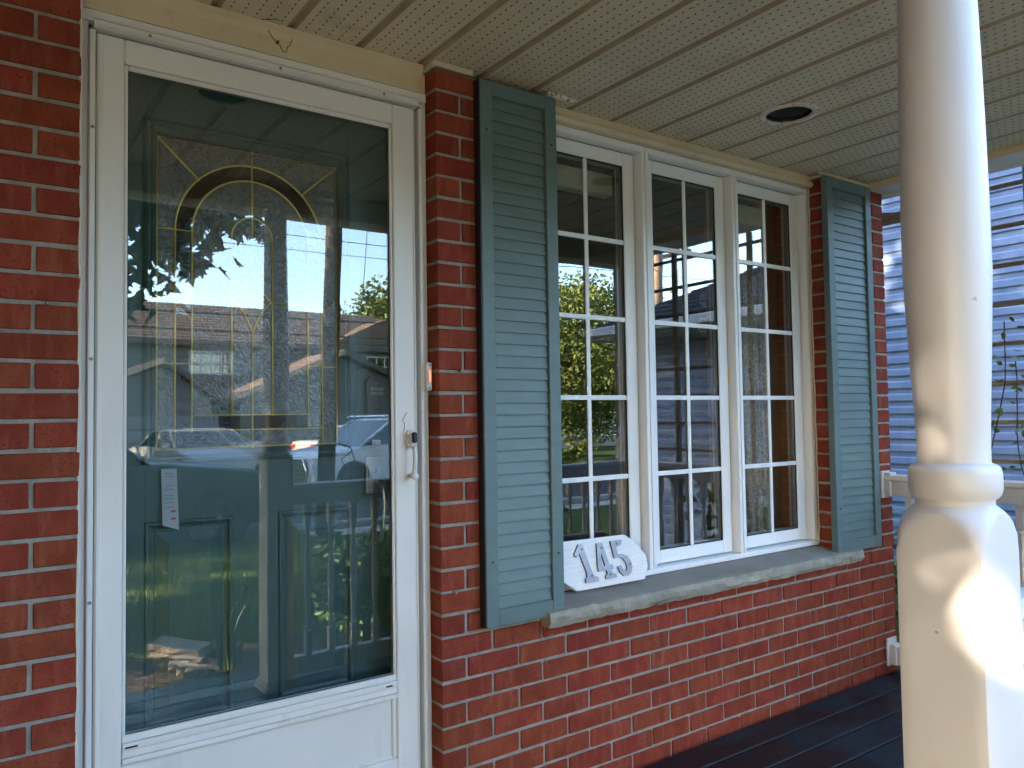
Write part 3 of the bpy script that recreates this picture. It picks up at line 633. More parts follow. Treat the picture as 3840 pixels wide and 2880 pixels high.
for wi, (sx0, sx1, gx0, gx1) in enumerate(((.475,.961,.528,.905), (1.008,1.495,1.063,1.440), (1.543,2.019,1.592,1.962))):
    t = thing('casement_window', winlab[wi], 'window', 'three white casement windows over the stone sill')
    box('sash_stile', 'window_vinyl', t, sx0, gx0, YS, YS+.05, wz0, wz1, .003); box('sash_stile', 'window_vinyl', t, gx1, sx1, YS, YS+.05, wz0, wz1, .003)
    box('sash_rail', 'window_vinyl', t, gx0+.0003, gx1-.0003, YS+.0005, YS+.05, gz1, wz1-.0005, .003); box('sash_rail', 'window_vinyl', t, gx0+.0003, gx1-.0003, YS+.0005, YS+.05, wz0+.0005, gz0, .003)
    sp = MB()
    for b in ((gx0,gx0+.004,YP-.006,YP-.0005,gz0,gz1), (gx1-.004,gx1,YP-.006,YP-.0005,gz0,gz1), (gx0,gx1,YP-.006,YP-.0005,gz1-.004,gz1), (gx0,gx1,YP-.006,YP-.0005,gz0,gz0+.004)): sp.box(*b)
    sp.build('gasket', 'dark_seal', t)
    sp = MB()
    for b in ((gx0,gx0+.010,YP+.005,YP+.018,gz0,gz1), (gx1-.010,gx1,YP+.005,YP+.018,gz0,gz1), (gx0,gx1,YP+.005,YP+.018,gz1-.010,gz1), (gx0,gx1,YP+.005,YP+.018,gz0,gz0+.010)): sp.box(*b)
    sp.build('spacer', 'glass_spacer', t)
    pp = box('pane', 'window_glass', t, gx0+.0005, gx1-.0005, YP, YP+.003, gz0+.0005, gz1-.0005)
    gw_ = (gx0+gx1)/2; mw = .0088
    box('muntin', 'window_vinyl', t, gw_-mw, gw_+mw, YP-.007, YP-.0005, gz0+.0006, gz1-.0006, .0015)
    for q in range(1, 5):
        z = gz1+(gz0-gz1)*q/5
        box('muntin', 'window_vinyl', t, gx0+.0008, gx1-.0008, YP-.0074, YP-.0009, z-mw, z+mw, .0015)
    # dark gap between sash and frame
    gp = MB(); gp.box(sx0-.004, sx0-.0005, YS+.01, YS+.03, wz0, wz1); gp.box(sx1+.0005, sx1+.004, YS+.01, YS+.03, wz0, wz1); gp.box(sx0, sx1, YS+.01, YS+.03, wz1+.0005, wz1+.0045); gp.build('weather_strip', 'dark_seal', t)
    if wi == 1: box('latch', 'brass_came', t, sx1-.0005, sx1+.003, YS-.004, YS+.002, -.875, -.815, .0006)
# interior of the room
for i, (a, b) in enumerate(((.475,.95), (1.01,1.49), (1.55,1.90))):
    if i == 1: continue
    o = MB().box(a, b, .235, .285, -.135, -.050, .004).build('blind_cassette', 'blind_fabric', None)
    tag(o, ('pale green blind box inside the top of the left casement window', '', 'pale green blind box inside the top of the right casement window')[i], 'blind', 'blind boxes inside the windows')
wc = thing('wood_casing', 'brown stained wood casing inside the right side of the window', 'window casing')
box('casing_board', 'wood_stain', wc, 1.985, 2.02, .19, .30, -1.6, .03, .002); box('casing_board', 'wood_stain', wc, 1.93, 1.984, .285, .31, -1.6, .03, .002)
wc2 = thing('wood_mullion', 'thin brown wood posts inside between the three windows', 'window casing')
box('post_board', 'wood_stain', wc2, .955, 1.01, .19, .24, -1.6, .03, .002); box('post_board', 'wood_stain', wc2, 1.49, 1.545, .19, .24, -1.6, .03, .002)
cu = MB(); vv = []; nx = 60
for i in range(nx+1):
    x = 1.70+.235*i/nx; y = .262+.014*math.sin(i*.62)+.006*math.sin(i*1.7+1)
    vv += [(x, y, -.13), (x+.004*math.sin(i), y+.004, -.85), (x, y, -1.65)]
cu.add(vv, [(i*3+j, i*3+j+1, (i+1)*3+j+1, (i+1)*3+j) for i in range(nx) for j in range(2)])
o = cu.build('lace_curtain', 'sheer', None, True); sm_ = o.modifiers.new('thickness', 'SOLIDIFY'); sm_.thickness = .0008; tag(o, 'sheer lace curtain hanging inside the right casement window', 'curtain')
fg = thing('flower_garland', 'dried flower garland dimly seen inside the middle window', 'garland')
for (x, z, r) in ((1.68,-.55,.05), (1.33+.2,-.62,.045), (1.58,-.74,.05), (1.66,-.83,.045), (1.61,-.93,.045), (1.54,-.50,.04)):
    fm = MB()
    for k in range(14):
        a = 2*pi*k/14; ca, sa = math.cos(a), math.sin(a)
        fm.add([(x+ca*r*.25-sa*.006, .30, z+sa*r*.25+ca*.006), (x+ca*r*.25+sa*.006, .30, z+sa*r*.25-ca*.006), (x+ca*r*.7+sa*.011, .29, z+sa*r*.7-ca*.011), (x+ca*r, .285, z+sa*r), (x+ca*r*.7-sa*.011, .29, z+sa*r*.7+ca*.011)], [(0,1,2,3,4)])
    fm.lathe([(r*.32,0), (r*.26,-.012), (.002,-.016)], (x, .298, z), 12, 'y').build('flower', 'flower_dry', fg)

# ------------------------------------------------------------------ shutters
def shutter(label, x0, x1, z0, z1, pz, nl):
    t = thing('shutter', label, 'shutter', 'teal louvred shutters beside the window')
    y0, y1 = -.034, -.0035; st = .046
    box('stile', 'shutter_paint', t, x0, x0+st, y0, y1, z0, z1, .0018); box('stile', 'shutter_paint', t, x1-st, x1, y0, y1, z0, z1, .0018)
    box('rail', 'shutter_paint', t, x0+st+.0004, x1-st-.0004, y0+.0006, y1, z1-pz, z1-.0004, .0018); box('rail', 'shutter_paint', t, x0+st+.0004, x1-st-.0004, y0+.0006, y1, z0+.0004, z0+.052, .0018)
    a, b = z1-pz, z0+.052; h_ = (a-b)/nl
    lm = MB(); lm.prism([(y1-.004,0), (y0+.0095,.0), (y0+.0095,.004), (y0+.0155,h_-.0005), (y1-.004,h_-.0005)], x0+st+.0006, x1-st-.0006, 'yz')
    lv = lm.build('louver', 'shutter_paint', t, loc=(0,0,b)); 
    for i in range(1, nl): link('louver', lv.data, t, (0,0,b+i*h_))
    for x in (x0+st/2, x1-st/2):
        for z in (z1-.16, z0+.20): MB().lathe([(.0036,-.0012), (.0015,-.0016)], (x, y0, z), 10, 'y').build('screw', 'black_plastic', t)
    return t
t = shutter('teal louvred shutter between the brick pier and the left casement window', .140, .445, -1.655, .054, .045, 43)
box('back_edge', 'shutter_edge', t, .1365, .1395, -.031, -.001, -1.653, .052)
shutter('teal louvred shutter at the right end of the wall, one foot on the stone sill', 2.008, 2.368, -1.642, .054, .045, 41)

# ------------------------------------------------------------------ house number board
hn = thing('house_number_sign', 'white painted board with metal numerals 145 leaning on the sill', 'sign')
tilt = Matrix.Translation((0, .052, -1.618)) @ Matrix.Rotation(rad(-11), 4, 'X')
out_ = [(.505,.045), (.509,.170), (.5165,.1755), (.800,.172), (.822,.170), (.850,.152), (.905,.098), (.913,.085), (.914,.050), (.908,.036), (.890,.003), (.567,.003), (.548,.016)]
bd = MB().prism(out_, -.009, .009).build('board', 'sign_board', hn); bd.matrix_local = tilt
def num(poly, holes=()):
    o_ = MB().prism([(x, z+1.618) for x, z in poly], -.0165, -.0092).build('numeral', 'number_steel', hn); o_.matrix_local = tilt
    o_.data.materials.append(MATS['number_side'])
    for p_ in o_.data.polygons:
        if abs(p_.normal.y) < .5: p_.material_index = 1
    for (x, z) in holes:
        MB().lathe([(.0034,-.0002), (.001,-.0006)], (x, -.0166, z+1.618), 10, 'y').build('nail_hole', 'black_plastic', o_)
num([(.592,-1.459), (.609,-1.459), (.636,-1.555), (.646,-1.573), (.662,-1.579), (.662,-1.593), (.604,-1.593), (.604,-1.580), (.613,-1.573), (.612,-1.555), (.592,-1.490), (.578,-1.502), (.567,-1.492)], ((.604,-1.477), (.633,-1.572)))
num([(.676,-1.464), (.702,-1.464), (.722,-1.545), (.737,-1.545), (.739,-1.560), (.727,-1.562), (.732,-1.574), (.748,-1.579), (.748,-1.592), (.698,-1.592), (.698,-1.580), (.708,-1.574), (.705,-1.562), (.668,-1.562), (.6665,-1.545), (.686,-1.545), (.702,-1.545), (.690,-1.500), (.686,-1.5445), (.6664,-1.5444)], ((.694,-1.482), (.718,-1.577)))
num([(.742,-1.463), (.796,-1.463), (.797,-1.469), (.790,-1.480), (.766,-1.487), (.768,-1.511), (.790,-1.514), (.814,-1.525), (.829,-1.546), (.829,-1.567), (.820,-1.585), (.803,-1.593), (.783,-1.590), (.767,-1.575), (.760,-1.556), (.777,-1.553), (.783,-1.566), (.793,-1.574), (.801,-1.574), (.805,-1.560), (.801,-1.543), (.790,-1.529), (.775,-1.522), (.750,-1.524)], ((.769,-1.475), (.819,-1.553)))

# ------------------------------------------------------------------ deck
dk = bpy.data.objects.new('deck', None); COL.objects.link(dk); dk['kind'] = 'structure'
dm = MB(); W_ = .137; hw = W_/2-.0028
dm.prism([(-hw,-.030), (hw,-.030), (hw,-.004), (hw-.005,0), (-hw+.005,0), (-hw,-.004)], -2.3, 2.64, 'yz')
dme = None
for i in range(13):
    loc = (0, -.014-W_/2-i*W_, DECK)
    if dme is None: dme = dm.build('deck_board', 'deck_paint', dk, loc=loc).data
    else: link('deck_board', dme, dk, loc)
MB().box(-2.3, 2.64, -1.79, -.02, -2.50, -2.282).build('deck_frame', 'dark_seal', dk)

# ------------------------------------------------------------------ turned post
def turned_post(label, cx, cy):
    t = thing('porch_post', label, 'post', 'turned white porch posts', (cx, cy, 0))
    pr = [(.0482,.054), (.0545,-.37), (.0572,-.496), (.0592,-.62), (.0602,-.72), (.0602,-.80), (.0575,-.869), (.0545,-.94), (.0519,-.992), (.0500,-1.04), (.0492,-1.083), (.0500,-1.0865), (.0570,-1.089), (.0612,-1.093), (.0630,-1.101), (.0634,-1.113), (.0630,-1.124), (.0605,-1.133), (.0560,-1.138), (.0530,-1.140), (.0525,-1.144), (.0528,-1.148)]
    # round part morphing into the square block
    n = 64; v = []
    rings = [(r, z, 0.0) for r, z in pr]
    hs = .0635
    def sq(a, h, rc):
        c, s = math.cos(a), math.sin(a); p = 14.0
        return h/((abs(c)**p+abs(s)**p)**(1/p))
    steps = [(-1.152,.0575), (-1.158,.0640), (-1.165,.0695), (-1.173,.0745), (-1.182,.0785), (-1.192,.0815), (-1.204,.0840), (-1.218,.0860), (-1.24,.0885), (-2.20,.0885)]
    for r, z, _ in rings:
        for k in range(n): a = 2*pi*k/n; v.append((r*math.cos(a), r*math.sin(a), z))
    nr = len(rings)
    for z, rr in steps:
        for k in range(n):
            a = 2*pi*k/n; r = min(rr, sq(a, hs, 0)); v.append((r*math.cos(a), r*math.sin(a), z))
    nr += len(steps)
    f = [(i*n+k, i*n+(k+1) % n, (i+1)*n+(k+1) % n, (i+1)*n+k) for i in range(nr-1) for k in range(n)]+[tuple(range(n))[::-1]]
    o = MB().add(v, f).build('shaft', 'post_vinyl', t, 'auto')
    b = MB()
    for h_, z0, z1 in ((.080,DECK+.001,DECK+.022), (.074,DECK+.0225,DECK+.036), (.069,DECK+.0365,DECK+.048)): b.box(-h_, h_, -h_, h_, z0, z1, .004)
    b.build('base_trim', 'post_vinyl', t); return t
turned_post('large turned white porch post in the right foreground', .043, -1.467)
turned_post('far corner porch post, seen as a reflection in the left window', 2.46, -1.467)
# railings
def baluster_mesh():
    m_ = MB(); m_.box(-.016, .016, -.016, .016, -.10, 0, .002); m_.box(-.016, .016, -.016, .016, -.71, -.60, .002)
    pf = [(.013,-.595), (.016,-.585), (.011,-.575), (.010,-.56), (.015,-.47), (.0175,-.40), (.0165,-.33), (.012,-.24), (.0095,-.16), (.012,-.125), (.0155,-.118), (.012,-.108), (.013,-.1005)]
    m_.lathe(pf, n=12); return m_
def railing(label, p0, p1, n, first=None, pitch=None):
    t = thing('porch_railing', label, 'railing', 'white porch railings', (*p0, 0), math.atan2(p1[1]-p0[1], p1[0]-p0[0]))
    ln_ = math.hypot(p1[0]-p0[0], p1[1]-p0[1])
    MB().prism([(-.032,-1.336), (-.028,-1.318), (-.016,-1.312), (.016,-1.312), (.028,-1.318), (.032,-1.336), (.022,-1.345), (.022,-1.410), (-.022,-1.410), (-.022,-1.345)], .002, ln_-.002, 'yz').build('top_rail', 'post_vinyl', t, loc=(0,0,0))
    MB().box(.002, ln_-.002, -.022, .022, -2.205, -2.121, .003).build('bottom_rail', 'post_vinyl', t)
    me = None
    for i in range(n):
        x = first+pitch*i
        if x > ln_-.04: break
        if me is None: o = baluster_mesh().build('baluster', 'post_vinyl', t, 'auto', loc=(x,0,-1.4105)); me = o.data
        else: link('baluster', me, t, (x,0,-1.4105))
    return t
railing('front porch railing with turned balusters, reflected in the storm door glass', (.108,-1.467), (2.394,-1.467), 19, .085, .117)
rs = railing('white side railing from the brick corner to the far post', (2.455,-.006), (2.455,-1.40), 11, .12, .117)
MB().box(.0, .012, -.040, .034, -1.425, -1.297, .003).box(.0125, .045, -.029, .029, -1.417, -1.303, .004).build('rail_bracket', 'post_vinyl', rs)
MB().box(.0, .012, -.040, .040, -2.215, -2.088, .003).box(.0125, .045, -.028, .028, -2.208, -2.112, .004).build('rail_bracket', 'post_vinyl', rs)
# trellis
tr_ = thing('trellis', 'weathered wooden lattice trellis outside the side railing', 'trellis')
for y in (-.60,-1.19,-1.75): box('upright', 'weathered_wood', tr_, 2.632, 2.655, y-.017, y+.017, -2.5, .06, .002)
for z in (-.0,-.184,-.361,-.538,-.715,-.892,-1.069,-1.245,-1.42): box('cross_bar', 'weathered_wood', tr_, 2.657, 2.672, -1.80, -.08, z-.0098, z+.0098, .002)
hb_ = MB(); tpz = [(.60,-.055), (-.28,-.055), (-.28,.012), (-.10,.020), (.02,-.002), (.10,.012), (.60,.012)]
hb_.prism(tpz, 2.70, 2.72, 'yz'); hb_.build('scalloped_board', 'weathered_wood', tr_)

# ------------------------------------------------------------------ leaf helpers
def leaf_shape(kind):
    if kind == 'maple': return [(0,-.1), (.22,-.05), (.55,-.12), (.38,.12), (.62,.35), (.30,.38), (.22,.55), (0,1.0), (-.22,.55), (-.30,.38), (-.62,.35), (-.38,.12), (-.55,-.12), (-.22,-.05)]
    if kind == 'oval': return [(0,0), (.22,.25), (.25,.55), (0,1.0), (-.25,.55), (-.22,.25)]
    return [(0,0), (.35,.45), (0,1.0), (-.35,.45)]
def leaves(mb, centers, size, kind, rnd, droop=.35):
    sh_ = leaf_shape(kind)
    for c in centers:
        s = size*rnd.uniform(.6,1.25); n = Vector((rnd.gauss(0,1), rnd.gauss(0,1), rnd.gauss(.6,1))).normalized()
        d = Vector((rnd.gauss(0,1), rnd.gauss(0,1), rnd.gauss(-droop,.6))); d = (d-n*d.dot(n)).normalized(); e = n.cross(d)
        o = len(mb.v); bend = rnd.uniform(-.15,.25)
        for a, b in sh_: p = c+e*(a*s)+d*(b*s)+n*(abs(a)*s*bend); mb.v.append(p[:])
        mb.f.append(tuple(range(o, o+len(sh_))))
def raw_build(mb, name, m_, parent, **p):
    me = bpy.data.meshes.new(name); me.from_pydata(mb.v, [], mb.f); me.materials.append(MATS[m_]); me.update(); return link(name, me, parent, **p)
def crown_points(rnd, n, c, rx, ry, rz, clumps, cr, flat=.55):
    cs = []
    while len(cs) < clumps:
        p = Vector((rnd.uniform(-1,1), rnd.uniform(-1,1), rnd.uniform(-1,1)))
        if .25 < p.length < 1: cs.append(Vector((c[0]+p.x*rx, c[1]+p.y*ry, c[2]+p.z*rz)))
    pts = []
    for _ in range(n):
        q = rnd.choice(cs); d = Vector((rnd.gauss(0,1), rnd.gauss(0,1), rnd.gauss(0,1)*flat)); d = d.normalized()*(rnd.random()**.45)*cr
        pts.append(q+d)
    return pts, cs
def tree(name, label, base, h_trunk, tr, crown, n, clumps, cr, size, kind, m_, seed, group=None, extra=()):
    rnd = random.Random(seed); t = thing(name, label, 'tree', group)
    tb = MB(); bx, by = base; bz = gz(bx, by)-.05; top = Vector((crown[0], crown[1], crown[2]+crown[5]*.3))
    tb.tube([(bx,by,bz), (bx+.02,by,bz+.3), (bx*.7+top.x*.3, by*.7+top.y*.3, bz+h_trunk), tuple(top)], [tr*1.35, tr, tr*.8, tr*.2], 12)
    pts, cs = crown_points(rnd, n, crown[:3], crown[3], crown[4], crown[5], clumps, cr)
    fork = Vector((bx*.7+top.x*.3, by*.7+top.y*.3, bz+h_trunk))
    for q in cs[::max(1, len(cs)//46)]:
        mid = fork.lerp(q, .5)+Vector((0,0,.25)); tb.tube([tuple(fork), tuple(mid), tuple(q)], [tr*.32, tr*.16, .012], 6)
    for e_ in extra:
        c0, c1, rr, k = e_
        for _ in range(k):
            s = rnd.random(); pts.append(Vector(c0).lerp(Vector(c1), s)+Vector((rnd.gauss(0,rr), rnd.gauss(0,rr), rnd.gauss(0,rr*.7))))
        tb.tube([tuple(fork), tuple(Vector(c0)+Vector((0,0,.15))), tuple(c1)], [.04,.012,.004], 5)
    if name == 'maple_tree': pts = [q for q in open_gaps(pts) if not (q[1] > -1.9 and q[2] > -.3) and not (q[0] < -3.1 and q[1] > -3.4)]
    tb.build('trunk', 'bark', t, True); lm = MB(); leaves(lm, pts, size, kind, rnd); raw_build(lm, 'crown', m_, t); return t
SUNV = tosun
CARVE = []  # crown leaves are cleared along these sun rays to aim patches of sun
def gap(p, r): CARVE.append((Vector(p), r))
for i in range(9): gap((-1.5+.23*i, -3.52+.02*math.sin(i*2), -2.45), .30)
for i in range(5): gap((.1+.8*i, -5.6-.3*math.sin(i*2), -2.5), .20)
for i in range(7): gap((-.6+.9*i, -7.7-.25*math.sin(i*3), -2.6), .22)
gap((-.02,-3.06,-2.42), .16); gap((-.06,-2.7,-2.42), .12); gap((.15,-2.62,-2.2), .12); gap((-.55,-2.35,-2.45), .16)
for x, y, z in ((.75,-2.4,-1.9), (1.05,-2.35,-1.75), (1.45,-2.4,-1.8), (1.75,-2.4,-2.0), (2.1,-2.3,-1.7), (.65,-2.3,-2.2), (1.3,-2.3,-2.2)): gap((x,y,z), .17)
for x, y, r in ((-1.3,-3.0,.5), (-1.3,-4.3,.6), (-1.2,-5.8,.6), (-1.5,-2.4,.3)): gap((x,y,-2.48), r)
for p, r in (((-.01,-1.46,-.96), .024), ((-.01,-1.45,-1.07), .008), ((-.02,-1.50,-1.23), .018), ((-.02,-1.44,-1.37), .008), ((.09,-1.53,-1.36), .016)): gap(p, r)
def open_gaps(pts):
    out = []
    for q in pts:
        ok = True
        for p, r in CARVE:
            d = Vector(q)-p; s = d.dot(SUNV)
            if s > .3 and (d-SUNV*s).length_squared < (r+.045)**2: ok = False; break
        if ok: out.append(q)
    return out
tree('maple_tree', 'dark maple overhanging the lawn at left, its leaves reflected in the storm door', (-5.8,-7.4), 2.2, .24, (-5.4,-6.8,3.3,5.0,5.0,4.3), 62000, 420, 1.05, .13, 'maple', 'maple_leaf', 3,
     extra=(((-5.4,-4.4,1.8), (-8.2,-5.9,3.2), .60, 6000), ((-4.9,-4.5,-.25), (-7.2,-6.0,1.3), .65, 9000), ((-.9,-4.6,1.2), (-.05,-4.3,.05), .16, 420), ((-.8,-4.6,.9), (-.18,-4.35,-.15), .11, 260), ((-.2,-4.5,.9), (.40,-4.4,.30), .12, 330), ((.2,-4.5,.8), (1.0,-4.4,.56), .07, 170)))  # first two leaf masses are added to block sun from the post
tree('shade_tree', 'unseen dark tree added across the road to shade the dark SUV', (-13,-19.5), 2.6, .25, (-13,-19.5,3.2,5.4,4.2,4.4), 15000, 150, 1.4, .30, 'diamond', 'maple_leaf', 5, 'trees along the street')  # unseen; this tree and the next are added to shade the parked SUVs
tree('shade_tree', 'unseen broad dark tree added across the road to shade the white SUV', (-7,-23), 2.6, .28, (-7,-23,3.4,5.4,4.6,4.6), 12000, 140, 1.8, .42, 'diamond', 'maple_leaf', 9, 'trees along the street')
tree('street_tree', 'sunlit yellow green tree reflected in the left casement window', (17.4,-21.6), 1.7, .30, (18.6,-20.6,1.0,4.2,4.0,2.9), 52000, 300, 1.0, .15, 'diamond', 'tree_leaf', 11, 'trees along the street')
tree('street_tree', 'smaller yellow green tree behind the utility poles at right', (24.5,-19.0), 1.9, .22, (24.5,-19.0,1.0,3.0,3.0,2.2), 20000, 170, 1.0, .17, 'diamond', 'tree_leaf', 13, 'trees along the street')
tree('street_tree', 'tree behind the opposite roof at its right end', (22.5,-44.0), 3, .3, (22.5,-44,4.2,3.4,3.4,3.4), 7000, 90, 1.3, .35, 'diamond', 'tree_leaf', 17, 'trees along the street')
# shrubs
def shrub(label, c, rx, ry, h, n, size, m_, seed, cat='shrub', name='shrub', kind='oval'):
    rnd = random.Random(seed); t = thing(name, label, cat); b = MB(); z0 = gz(*c)
    tips = []
    for _ in range(26):
        a = rnd.uniform(0, 2*pi); q = Vector((c[0]+rx*rnd.uniform(.2,1)*math.cos(a), c[1]+ry*rnd.uniform(.2,1)*math.sin(a), z0+h*rnd.uniform(.35,1)))
        tips.append(q); m0 = Vector((c[0]+(q.x-c[0])*.35, c[1]+(q.y-c[1])*.35, z0+(q.z-z0)*.55)); b.tube([(c[0]+rnd.uniform(-.05,.05), c[1]+rnd.uniform(-.05,.05), z0-.02), tuple(m0), tuple(q)], [.008,.006,.003], 5)
    b.build('stems', 'bark', t); pts = []
    for _ in range(n):
        q = rnd.choice(tips); k = rnd.random(); base = Vector((c[0]+(q.x-c[0])*.35, c[1]+(q.y-c[1])*.35, z0+(q.z-z0)*.45)).lerp(q, k**.6)
        pts.append(base+Vector((rnd.gauss(0,.06), rnd.gauss(0,.06), rnd.gauss(0,.04))))
    lm = MB(); leaves(lm, pts, size, kind, rnd, .1); raw_build(lm, 'foliage', m_, t); return t
shrub('leafy green shrub behind the front railing, nearest the big post', (.85,-2.35), .42, .30, .78, 2800, .062, 'shrub_leaf', 21)
shrub('leafy green shrub behind the front railing, second from the big post', (1.55,-2.40), .40, .32, .84, 2800, .062, 'shrub_leaf', 22)
shrub('leafy green shrub by the far corner of the porch', (2.20,-2.30), .36, .32, .95, 2400, .06, 'shrub_leaf', 23)
shrub('green shrub behind the side railing below the trellis', (3.05,-.75), .38, .70, 1.05, 1700, .075, 'shrub_leaf', 24)
shrub('green shrub behind the side railing toward the back', (3.15,.55), .36, .55, .95, 1300, .075, 'shrub_leaf', 25)
shrub('bushy green hedge clump on the lawn across the road at right', (15.5,-18.4), 1.6, .8, .75, 2200, .16, 'tree_leaf', 26)
shrub('narrow yellow cedar in front of the opposite house entrance', (8.15,-26.0), .26, .26, 1.7, 1500, .10, 'cedar_leaf', 27, 'cedar', 'cedar_tree', 'diamond')
# iris clump
ir = thing('iris_plant', 'clump of long arching iris leaves beside the big post', 'plant'); rnd = random.Random(31)
im = MB()
for _ in range(34):
    a = rnd.uniform(0, 2*pi); d_ = Vector((math.cos(a), math.sin(a), 0)); h_ = rnd.uniform(.38,.62); sp_ = rnd.uniform(.06,.26); w_ = Vector((-d_.y, d_.x, 0))*.008
    b0 = Vector((.15+rnd.gauss(0,.04), -2.62+rnd.gauss(0,.04), -2.49)); L_ = []
    for i in range(7):
        s = i/6; p = b0+d_*(sp_*s**2.0)+Vector((0,0,h_*(s-.35*s**4))); ww = w_*(1-s*.85); L_ += [p-ww, p+ww]
    im.add(L_, [(2*i, 2*i+1, 2*i+3, 2*i+2) for i in range(6)])
raw_build(im, 'leaves', 'iris_leaf', ir)
# vine on the trellis
vn = thing('climbing_vine', 'thin vine with small leaves climbing the trellis', 'vine'); rnd = random.Random(33)
vs = MB(); vp = []
for (y0, y1, zt) in ((-.36,-.50,-.62), (-.40,-.30,-.72), (-.62,-.52,-.80), (-.58,-.72,-.45)):
    pts = [(2.60+rnd.uniform(-.01,.01), y0+(y1-y0)*s+.02*math.sin(9*s+y0*7), -1.9+(zt+1.9)*s) for s in [i/14 for i in range(15)]]
    vs.tube(pts, .0028, 5); vp += [Vector(p)+Vector((rnd.gauss(0,.02), rnd.gauss(0,.035), rnd.gauss(0,.03))) for p in pts[4:] for _ in range(3)]
vs.build('stems', 'bark', vn, True); lm = MB(); leaves(lm, vp, .045, 'oval', rnd); raw_build(lm, 'leaves', 'shrub_leaf', vn)
# stones in the bed
def rock(label, c, sx, sy, sz, rz, seed, group):
    rnd = random.Random(seed); bm = bmesh.new(); bmesh.ops.create_cube(bm, size=1); bmesh.ops.subdivide_edges(bm, edges=bm.edges[:], cuts=3, use_grid_fill=True)
    for v in bm.verts: v.co = Vector((v.co.x*sx, v.co.y*sy, v.co.z*sz))+Vector((noise.noise(v.co*3+Vector((seed,0,0))), noise.noise(v.co*3+Vector((0,seed,0))), noise.noise(v.co*4)))*.22*min(sx, sy, sz)*1.2
    me = bpy.data.meshes.new('garden_stone'); bm.to_mesh(me); bm.free(); me.materials.append(MATS['paver_stone']); o = link('garden_stone', me, None, c); o.rotation_euler = (rad(rnd.uniform(-8,8)), rad(rnd.uniform(-8,8)), rz)
    tag(o, label, 'stone', group)
rock('long pale flat slab stone at the edge of the flower bed', (-.03,-3.08,-2.44), .34, .16, .085, .75, 1, 'stones edging the flower bed')
rock('small tan stone beside the long flat slab', (-.02,-2.86,-2.46), .15, .09, .05, .5, 2, 'stones edging the flower bed')
for i in range(3): rock(('squarish tan cobble nearest the deck', 'squarish tan cobble in the middle of the row of three', 'squarish tan cobble farthest from the deck')[i], (-.075+.03*(i-1)*1.0-.0, -2.66+.085*(i-1), -2.455), .11, .08, .07, .3, 5+i, 'stones edging the flower bed')
ch = MB(); rnd = random.Random(41)
for _ in range(2600):
    c = Vector((rnd.uniform(-.42,2.4), rnd.uniform(-1.9,-3.12), -2.468+rnd.uniform(0,.012))); a = rnd.uniform(0, pi); d_ = Vector((math.cos(a), math.sin(a), rnd.uniform(-.3,.3)))*rnd.uniform(.008,.022); e_ = Vector((-d_.y, d_.x, rnd.uniform(-.004,.004)))*.45
    ch.add([c-d_-e_, c+d_-e_, c+d_+e_, c-d_+e_], [(0,1,2,3)])
raw_build(ch, 'mulch', 'mulch_chip', None, kind='stuff')
gr = MB(); rnd = random.Random(43)
for _ in range(60000):
    r_ = rnd.random(); y = -3.05-(r_**1.6)*5.2; x = rnd.uniform(-.62+(y+3)*-.0, 4.6+(-y-3)*.3)
    c = Vector((x, y, gz(x, y)-.005)); h_ = rnd.uniform(.035,.085); a = rnd.uniform(0, 2*pi); w_ = Vector((math.cos(a), math.sin(a), 0))*rnd.uniform(.003,.006); ln2 = Vector((rnd.gauss(0,.02), rnd.gauss(0,.02), h_))
    gr.v += [(c-w_)[:], (c+w_)[:], (c+ln2)[:]]; k = len(gr.v); gr.f.append((k-3, k-2, k-1))
raw_build(gr, 'grass', 'grass_blade', None, kind='stuff')

# ------------------------------------------------------------------ neighbour's house (blue siding)
nb = thing('neighbour_house', 'neighbour house with pale blue lap siding and dark shingle roof', 'house')
XN = 5.2
def siding(y0, y1, z0, z1, pitch=.104):
    m_ = MB(); m_.prism([(XN+.02,0), (XN-.011,0), (XN-.0125,.003), (XN-.009,pitch*.48), (XN-.001,pitch*.60), (XN-.0005,pitch*1.0), (XN+.02,pitch*1.0)], y0, y1, 'xz')
    me = None; z = z0; k = 0
    while z < z1:
        if me is None: o = m_.build('siding_board', 'blue_siding', nb, loc=(0,0,z)); me = o.data
        else: link('siding_board', me, nb, (0,0,z))
        z += pitch
zoff = .002-.104*24
siding(-4.1, 5.0, zoff, -.17)
siding(-.95, 5.0, zoff+.104*23, 3.2)
box('wall', 'blue_siding', nb, XN+.021, 13, -4.1, 5.0, -2.6, -.15); box('upper_wall', 'blue_siding', nb, XN+.021, 13, -.95, 5.0, -.15, 3.2)
box('corner_post', 'white_metal', nb, XN-.018, XN+.06, -4.16, -4.102, -2.55, -.16); box('corner_post', 'white_metal', nb, XN-.018, XN+.06, -1.02, -.952, -.05, 3.2)
box('gutter', 'white_metal', nb, 4.72, 4.80, -4.55, -.9, -.13, -.035, .01); box('gutter', 'white_metal', nb, 4.81, 13.3, -4.62, -4.54, -.13, -.035, .01)
box('eave_soffit', 'house_trim', nb, 4.81, XN-.017, -4.53, -.96, -.165, -.135)
rfm = MB(); rows = 26
